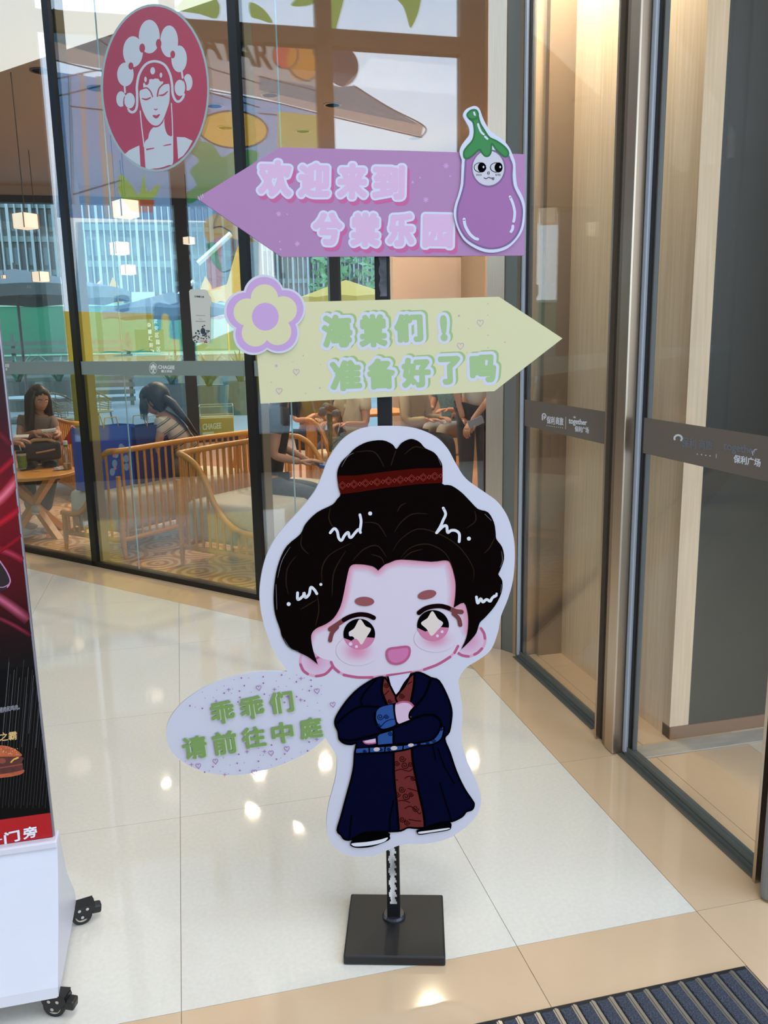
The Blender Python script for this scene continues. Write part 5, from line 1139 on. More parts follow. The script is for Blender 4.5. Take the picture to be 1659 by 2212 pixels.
ph = on_table(58, 1016); tag(obj('phone_charger', B().rbox((-.012, -.05, 0), (.012, .05, .012), .004, Matrix.Rotation(-.9, 4, 'Z')), mat('dark_plastic', '#25242a', .4), None, ph+Vector((0, 0, .0005))), 'small dark handheld gadget lying before the paper cups', 'gadget')
# gift bags on the second seat
bagb = mat('bag_blue', '#1f4fb0', .45); bagd = mat('bag_navy', '#1b3070', .5)
def bag(u, v, wd, dp, h, label, m, rz=0, art=True):
    p = S1v+nv*u+Vector((-.69, .72, 0)).normalized()*v; e = empty('paper_bag', (p.x, p.y, .461), dch+math.pi/2+rz, label, 'bag', 'blue paper bags on the oak seat')
    b = B(); t = .003
    b.box((-wd/2, -dp/2, 0), (wd/2, -dp/2+t, h)).box((-wd/2, dp/2-t, 0), (wd/2, dp/2, h)).box((-wd/2, -dp/2, 0), (-wd/2+t, dp/2, h)).box((wd/2-t, -dp/2, 0), (wd/2, dp/2, h)).box((-wd/2, -dp/2, 0), (wd/2, dp/2, t)); obj('bag_body', b, m, e)
    for s in (-1, 1): obj('handle', B().tube([(-.07, s*dp/2*.96, h-.01), (-.05, s*dp/2, h+.07), (.05, s*dp/2, h+.07), (.07, s*dp/2*.96, h-.01)], .004, 6), mat('handle_yellow', '#c99a3a', .6), e)
    if art:
        P_ = Print(lambda x, y: Vector((x, -dp/2-.0005, y)), (0, -1, 0), e)
        P_.shape('printed_flowers', [disc(wd*.1+.07*math.cos(i*1.1), h*.45+.09*math.sin(i*1.7), .025, .03, 10) for i in range(7)], mat('bag_pale', '#7fa6cf', .5))
        P_.shape('printed_flowers', [disc(wd*.12+.05*math.cos(i*2.1+1), h*.42+.05*math.sin(i*1.3), .014, .014, 8) for i in range(6)], mat('bag_pink', '#c58a8f', .5))
    return e
bag(.25, .40, .44, .18, .46, 'large blue paper bag nearest the glass on the oak seat', bagb)
bag(.63, .36, .40, .16, .44, 'dark navy paper bag behind the large blue one', bagd, .05, art=False)
# wall of exterior plants, chairs are further out -----------------------------------------------------------------
# ------------------------------------------------------------------ outside, beyond the cafe
hoard = mat('hoarding_green', '#1f7a55', .6, noise=(.8, .10, (1, 1, 1))); hoard2 = mat('hoarding_rail', '#9fc2a8', .6)
HY = 34.0; hz1 = at_y(100, 662, HY).z; hz0 = at_y(100, 772, HY).z
hd = empty('site_hoarding', (-5, HY, 0), label='long green site hoarding behind the parasols outside', cat='fence')
x = -22.0; hpan = None
while x < 6.0:
    if hpan is None: hpan = obj('panel', B().box((0, 0, hz0-.6), (2.94, .05, hz1)), hoard, hd, (x+5, 0, 0))
    else:
        o = hpan.copy(); C.objects.link(o); o.parent = hd; o.location = (x+5, 0, 0)
    x += 3.0
obj('top_rail', B().box((-17, -.05, hz1), (11, .1, hz1+.10)), hoard2, hd); obj('bottom_rail', B().box((-17, -.05, hz0-.02), (11, .02, hz0+.12)), hoard2, hd)
ht = obj('plinth', B().box((-17, -.03, 0), (11, .1, hz0-.02)), mat('plinth_grey', '#6b766f', .8), hd)
PH = Print(lambda x, y: at_y(x, y, HY-.01), (0, -1, 0), hd); PH.off = Vector((-5, HY, 0))
for k, (t, cx, y0, st) in enumerate((('武安区园区', 336, 694, 15), ('杂罐〔防〕区', 322, 702, 14.5))):
    for i, c_ in enumerate(t): lettering(PH, 'lettering', c_, char_box(cx+i*1.6, y0+i*st, 7.5, 9.5), mat('hoarding_white', '#cfe0c9', .6), .3)
# planters with strap leaves in front of the hoarding
leafm = mat('strap_leaf', '#3f7f63', .5); pot = mat('planter_grey', '#59645f', .7)
for i, (px, Yp, lb) in enumerate(((40, 23.2, 'strap leaved plant in a grey planter outside, left of the seated woman'), (128, 22.6, 'strap leaved plant in a grey planter outside, right of the seated woman'), (372, 19, 'strap leaved plant in a grey planter outside, behind the striped shirt'), (452, 17.8, 'strap leaved plant in a grey planter outside, under the cup sticker'), (520, 19.5, 'strap leaved plant in a grey planter outside, below the flower cutout'))):
    p = at_y(px, 830, Yp); e = empty('planter', (p.x, Yp, -.06), label=lb, cat='plant', group='planters on the terrace outside')
    obj('pot', B().lathe([(.32, 0), (.40, .75), (.36, .75), (.34, .70), (.001, .69)], 18), pot, e)
    r_ = random.Random(i+20); lm = None
    for k in range(26):
        a = r_.random()*6.28; L_ = .6+.45*r_.random(); lean = .5+.5*r_.random()
        b = B(); pr_ = None; V = []
        for s in range(5):
            t = s/4; rr_ = lean*L_*t*(.35+.65*t); zz_ = .68+L_*t*(1-.38*t*lean); w_ = .05*(1-t)**.7+.004
            V += [Vector((rr_*math.cos(a)-w_*math.sin(a), rr_*math.sin(a)+w_*math.cos(a), zz_)), Vector((rr_*math.cos(a)+w_*math.sin(a), rr_*math.sin(a)-w_*math.cos(a), zz_))]
        b.add(V, [(2*s, 2*s+1, 2*s+3, 2*s+2) for s in range(4)]); obj('leaf', b, leafm, e)
# stair rail of slats behind the left woman
ss = empty('slatted_screen', (-4.2, 24, -.06), label='low grey green slatted screen beyond the terrace planters', cat='screen')
for k in range(9): obj('slat', B().box((-3.0, -.04+.0*k, .12+.19*k), (3.0, .02, .24+.19*k), Matrix.Rotation(.0, 4, 'X')), mat('slat_green', '#5d6f62', .7), ss)
for xx in (-2.9, 0, 2.9): obj('post', B().box((xx-.05, .02, 0), (xx+.05, .1, 1.95)), mat('slat_green', '#5d6f62', .7), ss)
# towers
conc = mat('tower_fin', '#b3bfbd', .7); dark = mat('tower_glass', '#46555b', .35); slabc = mat('tower_band', '#7f9897', .7)
def tower(name, px0, px1, Y, ztop, label, fin_px=13, rows=2.7, face=None, zbot=0, col=None):
    a = at_y(px0, 600, Y).x; b_ = at_y(px1, 600, Y).x; e = empty(name, (a, Y, -.06), label=label, cat='building', group='tower blocks beyond the hoarding')
    W_ = b_-a; obj('core', B().box((0, .3, 0), (W_, 14, ztop)), col or dark, e)
    sp_ = fin_px/F_PX*(Y*1.03); n = max(2, int(W_/sp_)); f0 = None
    for i in range(n+1):
        x = W_*i/n; wf = sp_*(.10 if i % 3 else .20)
        key = i % 3 == 0
        o = obj('fin', B().box((x-wf, -.25, 0), (x+wf, .3, ztop)), conc, e) if i < 2 else (fins[1 if i % 3 else 0].copy())
        if i < 2:
            if i == 0: fins = [o, None]
            else: fins[1] = o
            o.data.transform(Matrix.Translation((-x, 0, 0))); o.location = (x, 0, 0)
        else: C.objects.link(o); o.parent = e; o.location = (x, 0, 0)
    z = rows; base = None
    while z < ztop:
        if base is None: base = obj('floor_band', B().box((0, .05, -.45), (W_, .32, 0)), slabc, e, (0, 0, z))
        else:
            o = base.copy(); C.objects.link(o); o.parent = e; o.location = (0, 0, z)
        z += rows
    # opening casements of varied tint
    r_ = random.Random(px0); panes = B()
    z = rows
    while z < ztop:
        for i in range(n):
            if r_.random() < .5: x = W_*(i+.5)/n; panes.box((x-sp_*.28, .2, z+.4), (x+sp_*.28, .299, z+rows-.9))
        z += rows
    tag(obj('casements', panes, mat('tower_pane', '#5d7a83', .3), e), kind='stuff')
    return e
tower('tower_block', -120, 175, 78, 30, 'pale finned tower block behind the grey parasol at far left')
tower('tower_block', 176, 372, 70, 30, 'pale finned tower block behind the largest paper lantern', fin_px=12)
tower('tower_block', 374, 460, 92, 34, 'narrow finned tower seen left of the cup sticker', fin_px=11)
tower('tower_block', 463, 535, 110, 40, 'pinkish windowed tower behind the yellow excavator', fin_px=17, rows=2.6, col=mat('tower_pink', '#9a8c90', .5))
tower('tower_block', 536, 600, 84, 30, 'white slab tower beside the dark mullion behind the flower cutout', fin_px=9)
tower('tower_block', 600, 730, 88, 24, 'teal glazed tower seen between the arrow boards, left half', fin_px=10)
tower('tower_block', 735, 850, 95, 26, 'teal glazed tower seen between the arrow boards, beside the black pole', fin_px=9)
# trees beside the right tower
def tree(px, py, Y, r, label):
    p = at_y(px, py, Y); e = empty('tree', (p.x, Y, -.06), label=label, cat='tree', group='trees beyond the hoarding')
    obj('trunk', B().tube([(0, 0, 0), (.1, 0, p.z*.5), (0, 0, p.z)], [.25, .18, .1], 8), mat('bark', '#5d4a3a', .9), e)
    r_ = random.Random(px); b = B()
    for i in range(520):
        d = Vector((r_.gauss(0, 1), r_.gauss(0, 1), r_.gauss(0, .8))).normalized()*r*(.55+.45*r_.random()); c = Vector((0, 0, p.z))+d; s = r*.11
        u = Vector((r_.gauss(0, 1), r_.gauss(0, 1), r_.gauss(0, 1))).normalized(); v_ = u.orthogonal().normalized()
        b.add([c-u*s, c+v_*s*.5, c+u*s, c-v_*s*.5], [(0, 1, 2, 3)])
    tag(obj('foliage', b, mat('tree_leaf', '#6fa06a', .6), e), kind='stuff'); return e
tree(765, 600, 62, 3.4, 'bright green tree seen beside the pole between the arrow boards')
# parasols on the terrace
def parasol(px, py, Y, r, m, label, drop=.45):
    p = at_y(px, py, Y); e = empty('parasol', (p.x, Y, -.06), label=label, cat='parasol')
    obj('pole', B().tube([(0, 0, 0), (0, 0, p.z+drop+.12)], .03, 8), mat('parasol_pole', '#4d4f52', .5), e)
    bm = B(); n = 8; apex = Vector((0, 0, p.z+drop)); rim = []
    for i in range(n*4):
        g = 2*math.pi*i/(n*4); k_ = abs(math.sin(n*g/2)); rim.append(Vector((r*(1-.06*k_)*math.cos(g), r*(1-.06*k_)*math.sin(g), p.z-.02+.05*k_)))
    N = len(rim); bm.add([apex]+rim+[q-Vector((0, 0, .22)) for q in rim], [(0, 1+i, 1+(i+1) % N) for i in range(N)]+[(1+i, 1+N+i, 1+N+(i+1) % N, 1+(i+1) % N) for i in range(N)])
    obj('canopy', bm, m, e)
    for i in range(8):
        g = 2*math.pi*i/8; obj('rib', B().tube([(0, 0, p.z+drop-.05), (r*.96*math.cos(g), r*.96*math.sin(g), p.z-.02)], .012, 5), mat('parasol_pole', '#4d4f52', .5), e)
    obj('base', B().rbox((-.4, -.4, 0), (.4, .4, .1), .02), mat('planter_grey', '#59645f', .7), e); return e
parasol(35, 622, 19.5, 2.3, mat('parasol_grey', '#5f6869', .8), 'large grey parasol on the terrace at the left')
parasol(372, 665, 25, 1.9, mat('parasol_navy', '#2f3b46', .8), 'dark parasol edge on the terrace left of the cup sticker', .5)
parasol(748, 640, 26, 1.6, mat('parasol_yellow', '#c7a23c', .7), 'yellow parasol seen between the arrow boards', .55)
# excavators above the hoarding
excm = mat('machine_yellow', '#e0a52e', .5); chromem = mat('piston', '#dfe6e8', .25, .8)
def excavator(px, py, Y, s, label):
    p = at_y(px, py, Y); e = empty('excavator', (p.x, Y, -.06), label=label, cat='excavator', group='yellow excavators behind the hoarding')
    zb_ = p.z+.06; f = lambda x, z: (x*s, 0, zb_+z*s)
    obj('boom', B().prism([f(-2.2, -1.3), f(-.3, -.7), f(.1, .5), f(.55, 1.5), f(.85, 1.0), f(.95, -.3), f(.9, -1.7), f(.2, -1.6), f(-.6, -1.35), f(-2.2, -2.0)], (0, .4*s, 0)), excm, e)
    obj('piston', B().tube([f(-1.4, .1), f(-.05, 1.25)], .11*s, 10), chromem, e)
    obj('tracks', B().rbox((-1.6*s, -.8*s, 0), (1.6*s, .9*s, .7*s), .1*s), mat('track_black', '#2a2a28', .7), e)
    obj('cab', B().rbox((-.7*s, -.5*s, .7*s), (1.5*s, .7*s, max(1.2*s, zb_-1.5*s)), .08*s), excm, e); return e
excavator(505, 575, 46, 1.3, 'yellow excavator boom beside the flower cutout')
excavator(226, 657, 52, 1.0, 'yellow excavator top behind the hoarding in the middle pane')
excavator(424, 660, 58, 1.25, 'yellow excavator arm just left of the cup sticker')
# advertising board with a blue swoosh above the hoarding
ab = at_y(310, 648, 38); e = empty('billboard', (ab.x, 38, -.06), label='pale billboard with a blue swoosh above the hoarding', cat='sign')
hw, hh_ = 22/F_PX*39, 18/F_PX*39
obj('panel', B().box((-hw, 0, ab.z-hh_), (hw, .1, ab.z+hh_)), mat('billboard_pale', '#c3d9cf', .6), e)
for xx in (-hw*.8, hw*.8): obj('post', B().box((xx-.06, .1, 0), (xx+.06, .2, ab.z+hh_)), mat('parasol_pole', '#4d4f52', .5), e)
PB = Print(lambda x, y: at_y(x, y, 37.98), (0, -1, 0), e); PB.off = Vector((ab.x, 38, -.06))
PB.shape('printed_swoosh', [smooth_closed([(301, 655), (303, 648), (310, 646), (320, 649), (334, 654), (318, 652), (309, 653)], 3)], mat('swoosh_blue', '#3a86c8', .5))
PB.shape('printed_line', stroke([(302, 661), (322, 662)], 2), mat('billboard_ochre', '#b39a4c', .6))
# terrace furniture: white table and rattan chair
def terrace_table(px, py, Y, label):
    p = at_y(px, py, Y); e = empty('terrace_table', (p.x, Y, -.06), label=label, cat='table')
    obj('tabletop', B().lathe([(.55, .72), (.56, .75), (.001, .755)], 30), mat('terrace_white', '#bcd0d2', .4), e); obj('stem', B().tube([(0, 0, .02), (0, 0, .72)], .035, 10), mat('parasol_pole', '#4d4f52', .5), e); obj('foot', B().lathe([(.28, 0), (.28, .02), (.04, .05)], 20), mat('parasol_pole', '#4d4f52', .5), e)
terrace_table(70, 872, 15.5, 'round white terrace table outside behind the long haired woman')
ratm = mat('rattan', '#8a7a55', .7)
def rattan_chair(px, Y, rz, label):
    p = at_y(px, 900, Y); e = empty('rattan_chair', (p.x, Y, -.06), rz, label, 'chair', 'rattan chairs on the terrace')
    b = B(); V = []
    for i in range(13):
        g = math.radians(-20+220*i/12); V.append((.30*math.cos(g), .28*math.sin(g)))
    pts = [(x, y, .66+.18*max(0, math.sin(math.radians(-20+220*i/12)))) for i, (x, y) in enumerate(V)]
    obj('back_rail', B().tube(pts, .016, 8), ratm, e)
    bk_ = B()
    for z in range(6): bk_.tube([(x*(.90+.015*z), y*(.90+.015*z), .44+(q[2]-.46)*z/6) for (x, y), q in zip(V, pts)], .008, 5)
    obj('woven_band', bk_, ratm, e)
    for i in range(1, 12, 2): obj('spindle', B().tube([(V[i][0]*.88, V[i][1]*.88, .42), pts[i]], .009, 6), ratm, e)
    obj('seat', B().lathe([(.27, .40), (.29, .42), (.27, .45), (.001, .455)], 20), mat('seat_pad', '#a9a489', .8), e)
    for g in (.7, 2.4, 3.9, 5.5): obj('leg', B().tube([(.22*math.cos(g), .22*math.sin(g), .41), (.28*math.cos(g), .28*math.sin(g), .0)], [.016, .012], 8), ratm, e)
rattan_chair(212, 16.2, 2.4, 'rattan chair outside in the middle pane'); rattan_chair(150, 14.6, 1.2, 'dark rattan chair outside right of the white terrace table')
# planter box in ochre with the cafe's name
ob = at_y(468, 905, 15.2); e = empty('delivery_crate', (ob.x, 15.2, -.06), -.05, 'ochre crate stand with the cafe name outside below the cup sticker', 'crate')
oc = mat('ochre_box', '#a8832c', .6); w_ = 34/F_PX*15.5; zt2 = at_y(468, 900, 15.2).z+.06
obj('body', B().rbox((-w_, -.3, 0), (w_, .3, zt2), .01), oc, e)
wire = B()
for a, b_ in (((-w_, -.3), (w_, -.3)), ((w_, -.3), (w_, .3)), ((-w_, .3), (w_, .3)), ((-w_, -.3), (-w_, .3))):
    for z in (zt2+.02, zt2+.20): wire.tube([(a[0], a[1], z), (b_[0], b_[1], z)], .008, 5)
    wire.tube([(a[0], a[1], zt2), (a[0], a[1], zt2+.2)], .008, 5)
obj('wire_rack', wire, mat('rack_wire', '#b7b08a', .4), e)
PO = Print(lambda x, y: at_y(x, y, 14.88), (0, -1, 0), e); PO.off = Vector((ob.x, 15.2, -.06))
lettering(PO, 'lettering', 'CHAGEE', [(440, 916), (480, 913), (480, 925), (440, 929)], mat('crate_white', '#d6cfa8', .6), .5)
PO.shape('printed_note', [[(440, 934), (464, 932), (464, 944), (440, 946)]], mat('crate_note', '#c9cdb4', .6))
# unseen low block added outside the mural window to darken and tint the reflection
ax0 = at_y(600, 700, 16.5).x
an = empty('reflection_block', mir((ax0, 16.5, 0)), math.atan2(FD.y, FD.x), 'added low pinkish block dimming the sky outside the mural window', 'building')
obj('wall', B().box((0, -.2, -.06), (12, .2, 3.7)), mat('block_wall', '#7f6d63', .8), an); obj('roof', B().box((-.2, -.5, 3.7), (12.2, .5, 3.9)), mat('block_cap', '#5d544d', .8), an)
# ------------------------------------------------------------------ people in the cafe
def skin_mesh(J, E_, R, root, lev=1):
    me = bpy.data.meshes.new('s'); idx = {k: i for i, k in enumerate(J)}
    me.from_pydata([tuple(v) for v in J.values()], [(idx[a], idx[b_]) for a, b_ in E_], [])
    o = bpy.data.objects.new('s', me); C.objects.link(o)
    sk = o.modifiers.new('k', 'SKIN'); sk.use_smooth_shade = True
    ss_ = o.modifiers.new('u', 'SUBSURF'); ss_.levels = lev; ss_.render_levels = lev
    for k, i in idx.items():
        d = me.skin_vertices[0].data[i]; r_ = R[k]; d.radius = r_ if isinstance(r_, tuple) else (r_, r_); d.use_root = (k == root)
    bpy.context.view_layer.update(); dgp = bpy.context.evaluated_depsgraph_get()
    m2 = bpy.data.meshes.new_from_object(o.evaluated_get(dgp)); b = B(); b.add([v.co.copy() for v in m2.vertices], [tuple(p.vertices) for p in m2.polygons])
    bpy.data.objects.remove(o); bpy.data.meshes.remove(me); bpy.data.meshes.remove(m2); return b
def frame(fwd, up):
    f = Vector(fwd).normalized(); s = f.cross(Vector(up)).normalized(); u = s.cross(f); return Matrix((( s.x, f.x, u.x), (s.y, f.y, u.y), (s.z, f.z, u.z))).to_4x4()
flesh = mat('flesh', '#b98468', .55); lipm = mat('lips', '#a0604f', .5); eyew = mat('eye_white', '#d8d2cc', .4); eyed = mat('eye_dark', '#1c1412', .3); hairm = mat('dark_hair', '#1c1512', .45, noise=(60, .35, (1, 1, 1)))
def head_parts(b_groups, hc, M):
    # skull with jaw, nose, ears (flesh) ; eyes, brows, lips appended with own materials
    bm = bmesh.new(); bmesh.ops.create_uvsphere(bm, u_segments=24, v_segments=18, radius=1)
    for v in bm.verts:
        x, y, z = v.co; sx, sy, sz = .072, .090, .112
        t = max(0, -z); jaw = 1-.36*t*t; fx = x*sx*jaw; fy = y*sy*(1-.10*t); 
        if y > 0: fy *= (1-.10*max(0, z)) 
        fy += .014*t*(1 if y > 0 else -.4); fz = z*sz
        if y > .75 and abs(x) < .28 and -.42 < z < .12: fy += .020*(1-abs(x)/.28)*(1-(z-.12)/-.54 if False else (.12-z)/.54)
        if y > .7 and .05 < z < .3 and .15 < abs(x) < .6: fy -= .006
        v.co = (fx, fy, fz)
    fb = B().frombm(bm, None)
    for s in (-1, 1): fb.ball((s*.073, -.008, -.010), (.010, .018, .028), 10, 8)
    R3 = M.to_3x3()
    b_groups[0].add([hc+R3 @ p for p in fb.v], fb.f)
    for s in (-1, 1):
        e = B().ball((s*.030, .076, .012), (.0125, .008, .0042), 10, 8); b_groups[1].add([hc+R3 @ p for p in e.v], e.f)
        e = B().ball((s*.030, .083, .012), (.0058, .0045, .0042), 8, 6); b_groups[2].add([hc+R3 @ p for p in e.v], e.f)
        e = B().tube([(s*.014, .087, .030), (s*.030, .086, .036), (s*.047, .074, .031)], .0032, 6); b_groups[2].add([hc+R3 @ p for p in e.v], e.f)
    e = B().ball((0, .090, -.055), (.018, .007, .0065), 10, 8); b_groups[3].add([hc+R3 @ p for p in e.v], e.f)
def hand_parts(b, wr, d, pn, curl=.5, side=1):
    """wr wrist, d direction of the hand, pn palm normal"""
    d = Vector(d).normalized(); s = d.cross(Vector(pn)).normalized(); pn = s.cross(d)
    M = Matrix(((s.x, d.x, pn.x, wr.x), (s.y, d.y, pn.y, wr.y), (s.z, d.z, pn.z, wr.z), (0, 0, 0, 1)))
    pb = B().rbox((-.036, -.01, -.012), (.036, .085, .012), .011); b.add([M @ p for p in pb.v], pb.f)
    for i, (x, L_) in enumerate(((-.028, .058), (-.010, .072), (.009, .075), (.027, .064))):
        pts = [Vector((x, .075, 0))]; a = 0
        for k in range(3):
            a += curl*(.5+.25*k); pts.append(pts[-1]+Vector((0, math.cos(a), -math.sin(a)))*L_/2.6)
        t = B().tube(pts, [.0095, .009, .0085, .0065], 8); b.add([M @ p for p in t.v], t.f)
    t = B().tube([(side*-.030, .012, 0), (side*-.052, .040, -.012), (side*-.050, .072, -.022)], [.012, .0105, .008], 8); b.add([M @ p for p in t.v], t.f)
def person(label, J, face, up, cloth, trousers, hands, hair='long', sleeves=.55, shoe=None, shirt_len=True, scale=1.0, hair_fn=None, loc=None, legs_bare=False):
    J = {k: Vector(v) for k, v in J.items()}
    Bd = ['pel', 'waist', 'chest', 'neck', 'headb']; 
    J.setdefault('waist', J['pel'].lerp(J['chest'], .42)); J['headb'] = J['head']-Vector(up).normalized()*.06
    R = dict(pel=.112, waist=.098, chest=.108, neck=.045, headb=.047); E_ = [('pel', 'waist'), ('waist', 'chest'), ('chest', 'neck'), ('neck', 'headb')]
    for s in 'LR':
        for k, r_ in (('sh', .055), ('el', .036), ('wr', .025), ('hip', .082), ('kn', .055), ('an', .034), ('toe', .028)): R[k+s] = r_
        E_ += [('chest', 'sh'+s), ('sh'+s, 'el'+s), ('el'+s, 'wr'+s), ('pel', 'hip'+s), ('hip'+s, 'kn'+s), ('kn'+s, 'an'+s), ('an'+s, 'toe'+s)]
    order = ['pel', 'waist', 'chest', 'neck', 'headb']+[k+s for s in 'LR' for k in ('sh', 'el', 'wr', 'hip', 'kn', 'an', 'toe')]
    Jb = {k: J[k] for k in order}
    fb = skin_mesh(Jb, E_, R, 'pel', 2); gr = [fb, B(), B(), B()]
    head_parts(gr, J['head'], frame(face, up))
    for s, (hd_, pn, curl) in zip('LR', hands): hand_parts(fb, J['wr'+s], hd_, pn, curl, 1 if s == 'L' else -1)
    org = Vector(loc) if loc else Vector((J['pel'].x, J['pel'].y, 0))
    me = bpy.data.meshes.new('person'); vs_ = []; fs_ = []; mi = []
    for gi, g in enumerate(gr):
        o = len(vs_); vs_ += [tuple(p-org) for p in g.v]; fs_ += [tuple(i+o for i in f) for f in g.f]; mi += [gi]*len(g.f)
    me.from_pydata(vs_, [], fs_)
    for m in (flesh, eyew, eyed, lipm): me.materials.append(m)
    me.polygons.foreach_set('material_index', mi); me.shade_smooth(); me.update()
    p = link('person', me, None, org); tag(p, label, 'person')
    # shirt
    sj = {'pel': J['pel'].lerp(J['waist'], .0), 'waist': J['waist'], 'chest': J['chest'], 'nk': J['chest'].lerp(J['neck'], .62)}; sr = {'pel': .130, 'waist': .116, 'chest': .124, 'nk': .066}; se = [('pel', 'waist'), ('waist', 'chest'), ('chest', 'nk')]
    for s in 'LR':
        sj['sh'+s] = J['sh'+s]; sj['sl'+s] = J['sh'+s].lerp(J['el'+s], min(sleeves, 1)); sr['sh'+s] = .069; sr['sl'+s] = .060 if sleeves <= 1 else .05; se += [('chest', 'sh'+s), ('sh'+s, 'sl'+s)]
        if sleeves > 1: sj['sw'+s] = J['el'+s].lerp(J['wr'+s], sleeves-1); sr['sw'+s] = .042; se += [('sl'+s, 'sw'+s)]
    obj('shirt', skin_mesh(sj, se, sr, 'pel', 2), cloth, p, smooth=True, off=org)
    tj = {'pel': J['pel']}; tr_ = {'pel': .126}; te = []
    for s in 'LR':
        for k, r_ in (('hip', .098), ('kn', .072), ('an', .052)): tj[k+s] = J[k+s]; tr_[k+s] = r_
        if legs_bare: tj['an'+s] = J['kn'+s].lerp(J['an'+s], .55)
        te += [('pel', 'hip'+s), ('hip'+s, 'kn'+s), ('kn'+s, 'an'+s)]
    obj('trousers', skin_mesh(tj, te, tr_, 'pel', 2), trousers, p, smooth=True, off=org)
    for s in 'LR':
        a, t = J['an'+s], J['toe'+s]; d = (t-a); d.z = 0; d = d.normalized() if d.length > .01 else Vector((0, -1, 0)); M = frame(d, (0, 0, 1)).to_3x3()
        sb_ = B().ball((0, .05, -.030), (.046, .135, .040), 14, 10); sb_.ball((0, -.03, .0), (.044, .055, .055), 12, 8)
        base = a+Vector((0, 0, -.01)); obj('shoe', B().add([base+M @ q for q in sb_.v], sb_.f), shoe or mat('shoe_white', '#b9b0a0', .7), p, smooth=True, off=org)
        so = B().ball((0, .05, -.062), (.049, .14, .014), 14, 6); obj('sole', B().add([base+M @ q for q in so.v], so.f), mat('sole_pale', '#cfc8ba', .7), p, smooth=True, off=org)
    # hair: shell over the skull, open at the face, plus long locks
    M = frame(face, up); R3 = M.to_3x3(); hb = B()
    bm = bmesh.new(); bmesh.ops.create_uvsphere(bm, u_segments=28, v_segments=20, radius=1)
    for v in bm.verts:
        x, y, z = v.co; k = 1.0
        if y > .12 and z < .62-.30*abs(x): k = .72
        v.co = (x*.086*k, (y*.104-.010)*k, (z*.122+.006)*k)
    sh_ = B().frombm(bm); hb.add([J['head']+R3 @ q for q in sh_.v], sh_.f)
    if hair == 'long':
        dn = Vector((0, 0, -1))
        for i in range(30):
            g = math.radians(62+236*i/29)+math.pi/2; sx, sy = math.cos(g), math.sin(g)
            q0 = J['head']+R3 @ Vector((sx*.050, sy*.065-.012, .085)); q1 = J['head']+R3 @ Vector((sx*.084, sy*.098-.014, -.005))
            back = R3 @ Vector((sx*.10, min(sy, .2)*.12-.025, 0)); L_ = .30 if hair_fn is None else hair_fn(i)
            q2 = J['head']+back+dn*(.08+L_*.55); q3 = J['head']+back*1.05+dn*(.08+L_)
            hb.tube([q0, q1, q2, q3], [.022, .026, .024, .008], 7)
    obj('hair', hb, hairm, p, smooth=True, off=org)
    return p
def A(px, py, Y): return at_y(px, py, Y)
def stripe_mat():
    m = bpy.data.materials.new('striped_knit'); m.use_nodes = True; t = m.node_tree; l = t.links.new; b = t.nodes['Principled BSDF']; b.inputs['Roughness'].default_value = .85
    tcn = nd(t, 'ShaderNodeTexCoord'); mpn = nd(t, 'ShaderNodeMapping'); mpn.inputs['Rotation'].default_value = (0, .55, 0); s = nd(t, 'ShaderNodeSeparateXYZ')
    mm = nd(t, 'ShaderNodeMath', operation='MULTIPLY'); mm.inputs[1].default_value = 13.5; fr_ = nd(t, 'ShaderNodeMath', operation='FRACT')
    r = nd(t, 'ShaderNodeValToRGB'); r.color_ramp.interpolation = 'CONSTANT'; r.color_ramp.elements[0].color = (*lin('#d9c2aa'), 1)
    e1 = r.color_ramp.elements[1]; e1.position = .62; e1.color = (*lin('#3c4a44'), 1)
    for pos, c_ in ((.72, '#b8a794'), (.86, '#5d6a5e'), (.92, '#d9c2aa')): q = r.color_ramp.elements.new(pos); q.color = (*lin(c_), 1)
    l(tcn.outputs['Object'], mpn.inputs[0]); l(mpn.outputs[0], s.inputs[0]); l(s.outputs[2], mm.inputs[0]); l(mm.outputs[0], fr_.inputs[0]); l(fr_.outputs[0], r.inputs[0]); l(r.outputs[0], b.inputs['Base Color']); return m
stripes = stripe_mat()
den = mat('denim', '#4b5663', .85, noise=(50, .2, (1, 1, 1))); blkp2 = mat('black_cloth', '#1c1b1e', .85); taupe = mat('taupe_tee', '#7d6a60', .85)
# 1: long haired woman at the round table
Y1 = 7.75
hl_ = Vector((.50, -.80, -.40))
J1 = dict(pel=A(88, 1010, Y1+.15), chest=A(80, 925, Y1), neck=A(80, 893, Y1-.02), head=A(84, 862, Y1-.06), shL=A(112, 910, Y1-.02), shR=A(48, 908, Y1), elL=A(128, 955, Y1-.08), elR=A(44, 945, Y1-.06), wrL=A(127, 934, Y1-.26), wrR=A(78, 934, Y1-.30), hipL=A(104, 1016, Y1+.08), hipR=A(74, 1016, Y1+.08), knL=A(112, 1008, Y1-.34), knR=A(58, 1012, Y1-.36), anL=A(98, 1105, Y1-.30), anR=A(66, 1085, Y1-.50), toeL=A(100, 1118, Y1-.45), toeR=A(78, 1104, Y1-.62))
person('long haired woman in taupe T-shirt seated behind the round table, looking down', J1, hl_, (0, .05, 1), taupe, blkp2, (((-.6, -.55, .1), (.3, -.3, .9), .7), ((.8, -.45, .05), (-.2, -.4, .9), .5)), hair_fn=lambda i: .27)
q = (J1['wrL']+J1['wrR'])/2+Vector((.02, -.06, .012)); tag(obj('paper_roll', B().tube([q+Vector((-.055, 0, 0)), q+Vector((.055, .01, .01))], .017, 12), mat('tissue', '#d9cfc4', .8), off=q), 'white paper roll held by the long haired woman', 'paper').location = q
q = A(90, 968, Y1-.32); lb = empty('handbag', q, .2, 'dark handbag with a tan zipped edge on the seated woman\'s lap', 'bag')
